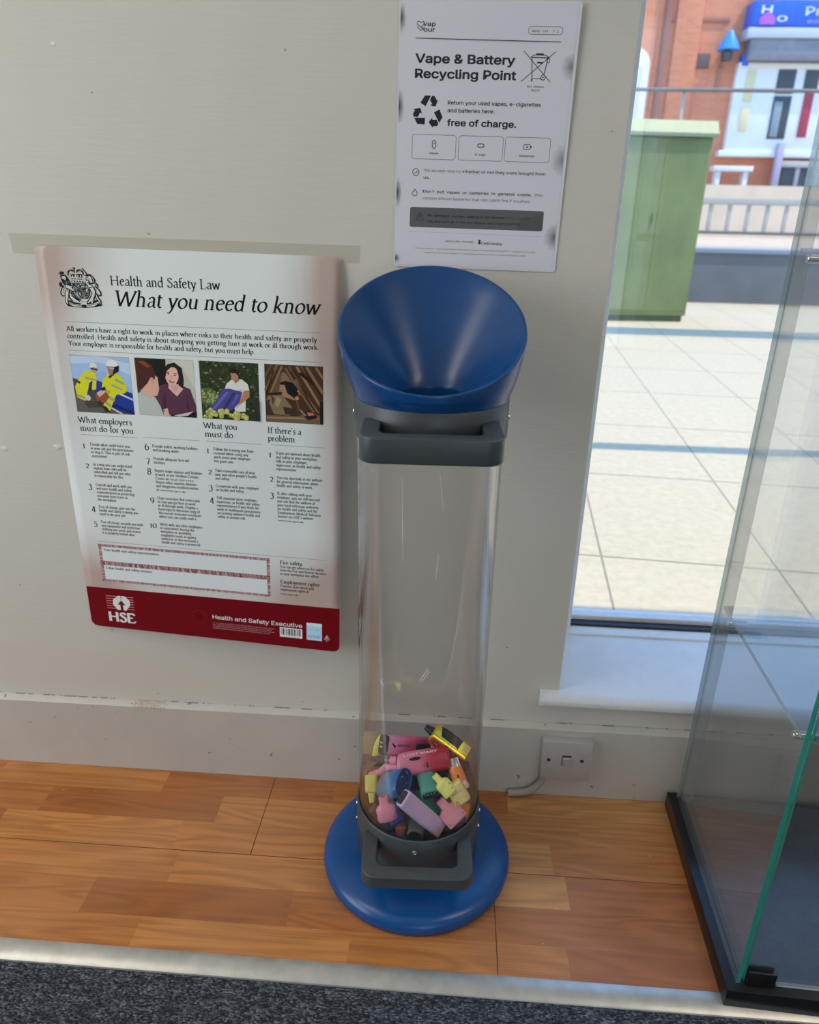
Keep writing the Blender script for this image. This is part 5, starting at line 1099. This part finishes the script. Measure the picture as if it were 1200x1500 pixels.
# unseen overhead beams and posts, added to shade two strips of pavement
M_BEAM = worn('shade_beam_paint', (.3, .32, .34), .5)
for nm, y, w_, lb in (('shade_beam', 1.80, .10, 'slim unseen beam added to shade the pavement nearest the shop window'), ('shade_beam', 6.1, .52, 'broad unseen beam added to shade the pavement farther from the shop window')):
    t = thing(nm, lb, 'added shade beam', (-4, y, GZ)); ti = Matrix.Translation(-t.location)
    b = MB(); b.box(-6, 22, y-w_/2, y+w_/2, 3.4, 3.5, .01); o = b.build('beam', M_BEAM, t, 30); o.matrix_parent_inverse = ti
    for x in (-5.5, 18.0):
        b = MB(); b.box(x-.06, x+.06, y-.06, y+.06, GZ, 3.4, .005); o = b.build('post', M_BEAM, t, 30); o.matrix_parent_inverse = ti
# the shop building across the street
BYY = 23.0
M_WHITE = worn('white_shop_paint', (.80, .83, .86), .5, .04, 2); M_SIGN = worn('blue_sign_board', (.025, .13, .72), .4); M_SLATE = worn('grey_slate_fascia', (.24, .25, .29), .7, .15, 3)
M_GLASSD = worn('dark_shop_glass', (.05, .055, .07), .15); M_YEL = worn('cream_poster', (.72, .66, .40), .6)
bd = thing('shop_building', 'red brick building with white shopfront and blue sign across the street', 'building', (8, BYY+2, .56)); binv = Matrix.Translation(-bd.location)
def bch(o): o.matrix_parent_inverse = binv; return o
def bpart(nm, m, x0, x1, y0, y1, z0, z1, bev=.01, par=bd):
    b = MB(); b.box(x0, x1, BYY+y0, BYY+y1, z0, z1, bev); o = b.build(nm, m, par, 30)
    if par is bd: bch(o)
    return o
bpart('wall', M_BRICK, -6, 26, 0, 5, .3, 11, 0)
bpart('pilaster', M_BRICK, 6.05, 6.75, -.10, .02, 2.9, 11)
bpart('brick_course', worn('dark_brick_course', (.40, .16, .11), .85), 5.9, 7.5, -.05, .02, 6.02, 6.14)
bpart('drainpipe', worn('brown_pipe', (.30, .13, .10), .5), 5.72, 5.90, -.14, -.0, .5, 11, .03)
# arched white window at the left
b = MB(); aw = [(-.55, 3.3), (.42, 3.3)]+[(-.065+.485*math.cos(a*PI/12), 5.0+.42*math.sin(a*PI/12)) for a in range(13)]
b.rings([[Vector((5.06+x, BYY+y, z)) for x, z in aw] for y in (-.06, .02)]); af = bch(b.build('arched_window', M_WHITE, bd, 30))
bpart('pane', worn('pale_window_blind', (.60, .66, .72), .4), 4.62, 5.30, -.075, -.05, 3.5, 4.95, 0, af)
# wall lantern with a blue cone shade
b = MB(); b.lathe([(.0, .32), (.06, .30), (.29, -.10), (.29, -.16), (0, -.16)], (7.49, BYY-.34, 5.47), 32); lt = bch(b.build('lantern_shade', worn('bright_blue_shade', (.05, .32, .88), .4), bd, 40))
b = MB(); b.lathe([(.13, 0), (.15, .2), (.10, .24)], (7.47, BYY-.34, 5.06), 20); bch(b.build('lantern_glass', M_GLASSD, bd, 40))
b = MB(); b.box(7.40, 7.50, BYY-.36, BYY+.01, 4.95, 5.02); b.box(7.38, 7.48, BYY-.06, BYY+.01, 4.35, 5.0); bch(b.build('lantern_bracket', worn('brown_bracket', (.40, .18, .12), .6), bd, 30))
bpart('wall_vent', worn('dark_vent', (.16, .10, .10), .7), 6.76, 7.12, -.06, .01, 4.93, 5.28)
bpart('alarm_box', M_SIGN, 7.93, 8.12, -.30, .0, 4.95, 5.25)
# shopfront
sf = bpart('shopfront', M_WHITE, 7.86, 12.6, -.25, .05, 2.82, 5.03)
bpart('window_head', worn('cream_paint', (.80, .76, .66), .5), 7.86, 12.6, -.29, -.24, 4.90, 5.04, .005, sf)
bpart('poster', M_YEL, 8.13, 8.37, -.285, -.25, 4.10, 4.86, .004, sf); bpart('poster', M_YEL, 8.13, 8.37, -.285, -.25, 3.35, 3.95, .004, sf)
bpart('door_glass', M_GLASSD, 8.98, 9.46, -.285, -.25, 4.30, 4.88, .004, sf); dg = bpart('door_glass', M_GLASSD, 8.98, 9.46, -.285, -.25, 3.17, 4.24, .004, sf)
bpart('display', worn('grey_blue_display', (.25, .33, .38), .5), 9.02, 9.24, -.30, -.285, 3.22, 4.1, .004, sf)
bpart('window_pane', M_GLASSD, 9.72, 10.10, -.285, -.25, 4.42, 4.88, .004, sf); bpart('red_display', worn('red_display_cloth', (.42, .045, .08), .6), 9.80, 10.05, -.285, -.25, 3.22, 4.34, .004, sf)
bpart('window_pane', M_GLASSD, 10.55, 11.5, -.285, -.25, 3.2, 4.88, .004, sf)
bpart('fascia', M_SLATE, 8.00, 12.8, -.55, -.0, 5.06, 5.55); bpart('cornice', worn('pale_grey_cornice', (.55, .58, .62), .6), 7.86, 12.8, -.62, .0, 5.56, 5.80)
sg = bpart('sign_board', M_SIGN, 7.90, 13.0, -.60, -.02, 5.83, 6.40)
lg = bpart('sign_logo_panel', worn('deep_blue_sign', (.02, .12, .66), .4), 7.94, 9.00, -.615, -.60, 5.86, 6.37, .003, sg)
def sgt(text, x, z, size, col, width, bold=0, nm='sign_lettering'):
    P = Print(lambda u, v, l: Vector((u, BYY-.622-l, -v)), .004); P.sans(text, x, -z, size, col, width, bold); P.build(nm, INKM, sg)
sgt('H', 8.12, 6.11, .34, (.8, .82, .85), .26, .02); sgt('o', 8.55, 5.93, .34, (.75, .80, .9), .26, .01); sgt('Properties', 9.26, 6.07, .38, (.62, .70, .9), 2.1, .015); sgt('estate agents', 9.34, 5.90, .2, (.42, .40, .80), 1.9)
b = MB(); b.prism([(-.2, 0), (.2, 0), (.2, .14), (0, .3), (-.2, .14)], 0, .02, 0, Matrix.Translation((8.30, BYY-.618, 5.86)) @ Matrix.Rotation(PI/2, 4, 'X')); o = b.build('sign_house', worn('magenta_sign', (.50, .12, .62), .4), sg, 0)
bpart('upper_bay', M_WHITE, 8.62, 13, -.5, .05, 6.44, 8.0)
# base of the shopfront: brick plinth, steps, basement window, planters
bpart('shop_plinth', M_WHITE, 7.70, 12.6, -.32, .02, 2.70, 2.86)
bpart('step_post', worn('lilac_post', (.45, .42, .55), .6), 9.28, 9.46, -.5, -.3, 1.5, 3.05)
bw = bpart('basement_window', M_GLASSD, 9.55, 11.2, -.36, -.28, 1.60, 2.45)
bpart('window_lintel', worn('stone_lintel', (.55, .54, .50), .7), 9.50, 11.4, -.42, -.28, 2.44, 2.60)
for x in (9.98, 10.5, 11.0): bpart('mullion', worn('grey_mullion', (.36, .36, .40), .6), x-.06, x+.06, -.40, -.36, 1.6, 2.45, .004, bw)
bn = thing('white_bench', 'small white bench against the brick wall beneath the shopfront', 'bench', (8.1, 22.3, .56)); bi = Matrix.Translation(-bn.location)
for nm, dims in (('seat', (7.45, 8.55, 22.1, 22.5, 2.28, 2.42)), ('leg', (7.55, 7.68, 22.15, 22.45, .56, 2.28)), ('leg', (8.32, 8.45, 22.15, 22.45, .56, 2.28))):
    b = MB(); b.box(*dims, .01); o = b.build(nm, M_WHITE, bn, 30); o.matrix_parent_inverse = bi
b = MB(); b.box(-20, 30, 20.6, 21.0, .56, 1.86); b.build('wall_terrace', worn('pale_rendered_wall', (.72, .58, .44), .8, .06, 2), kind='structure', smooth=0)
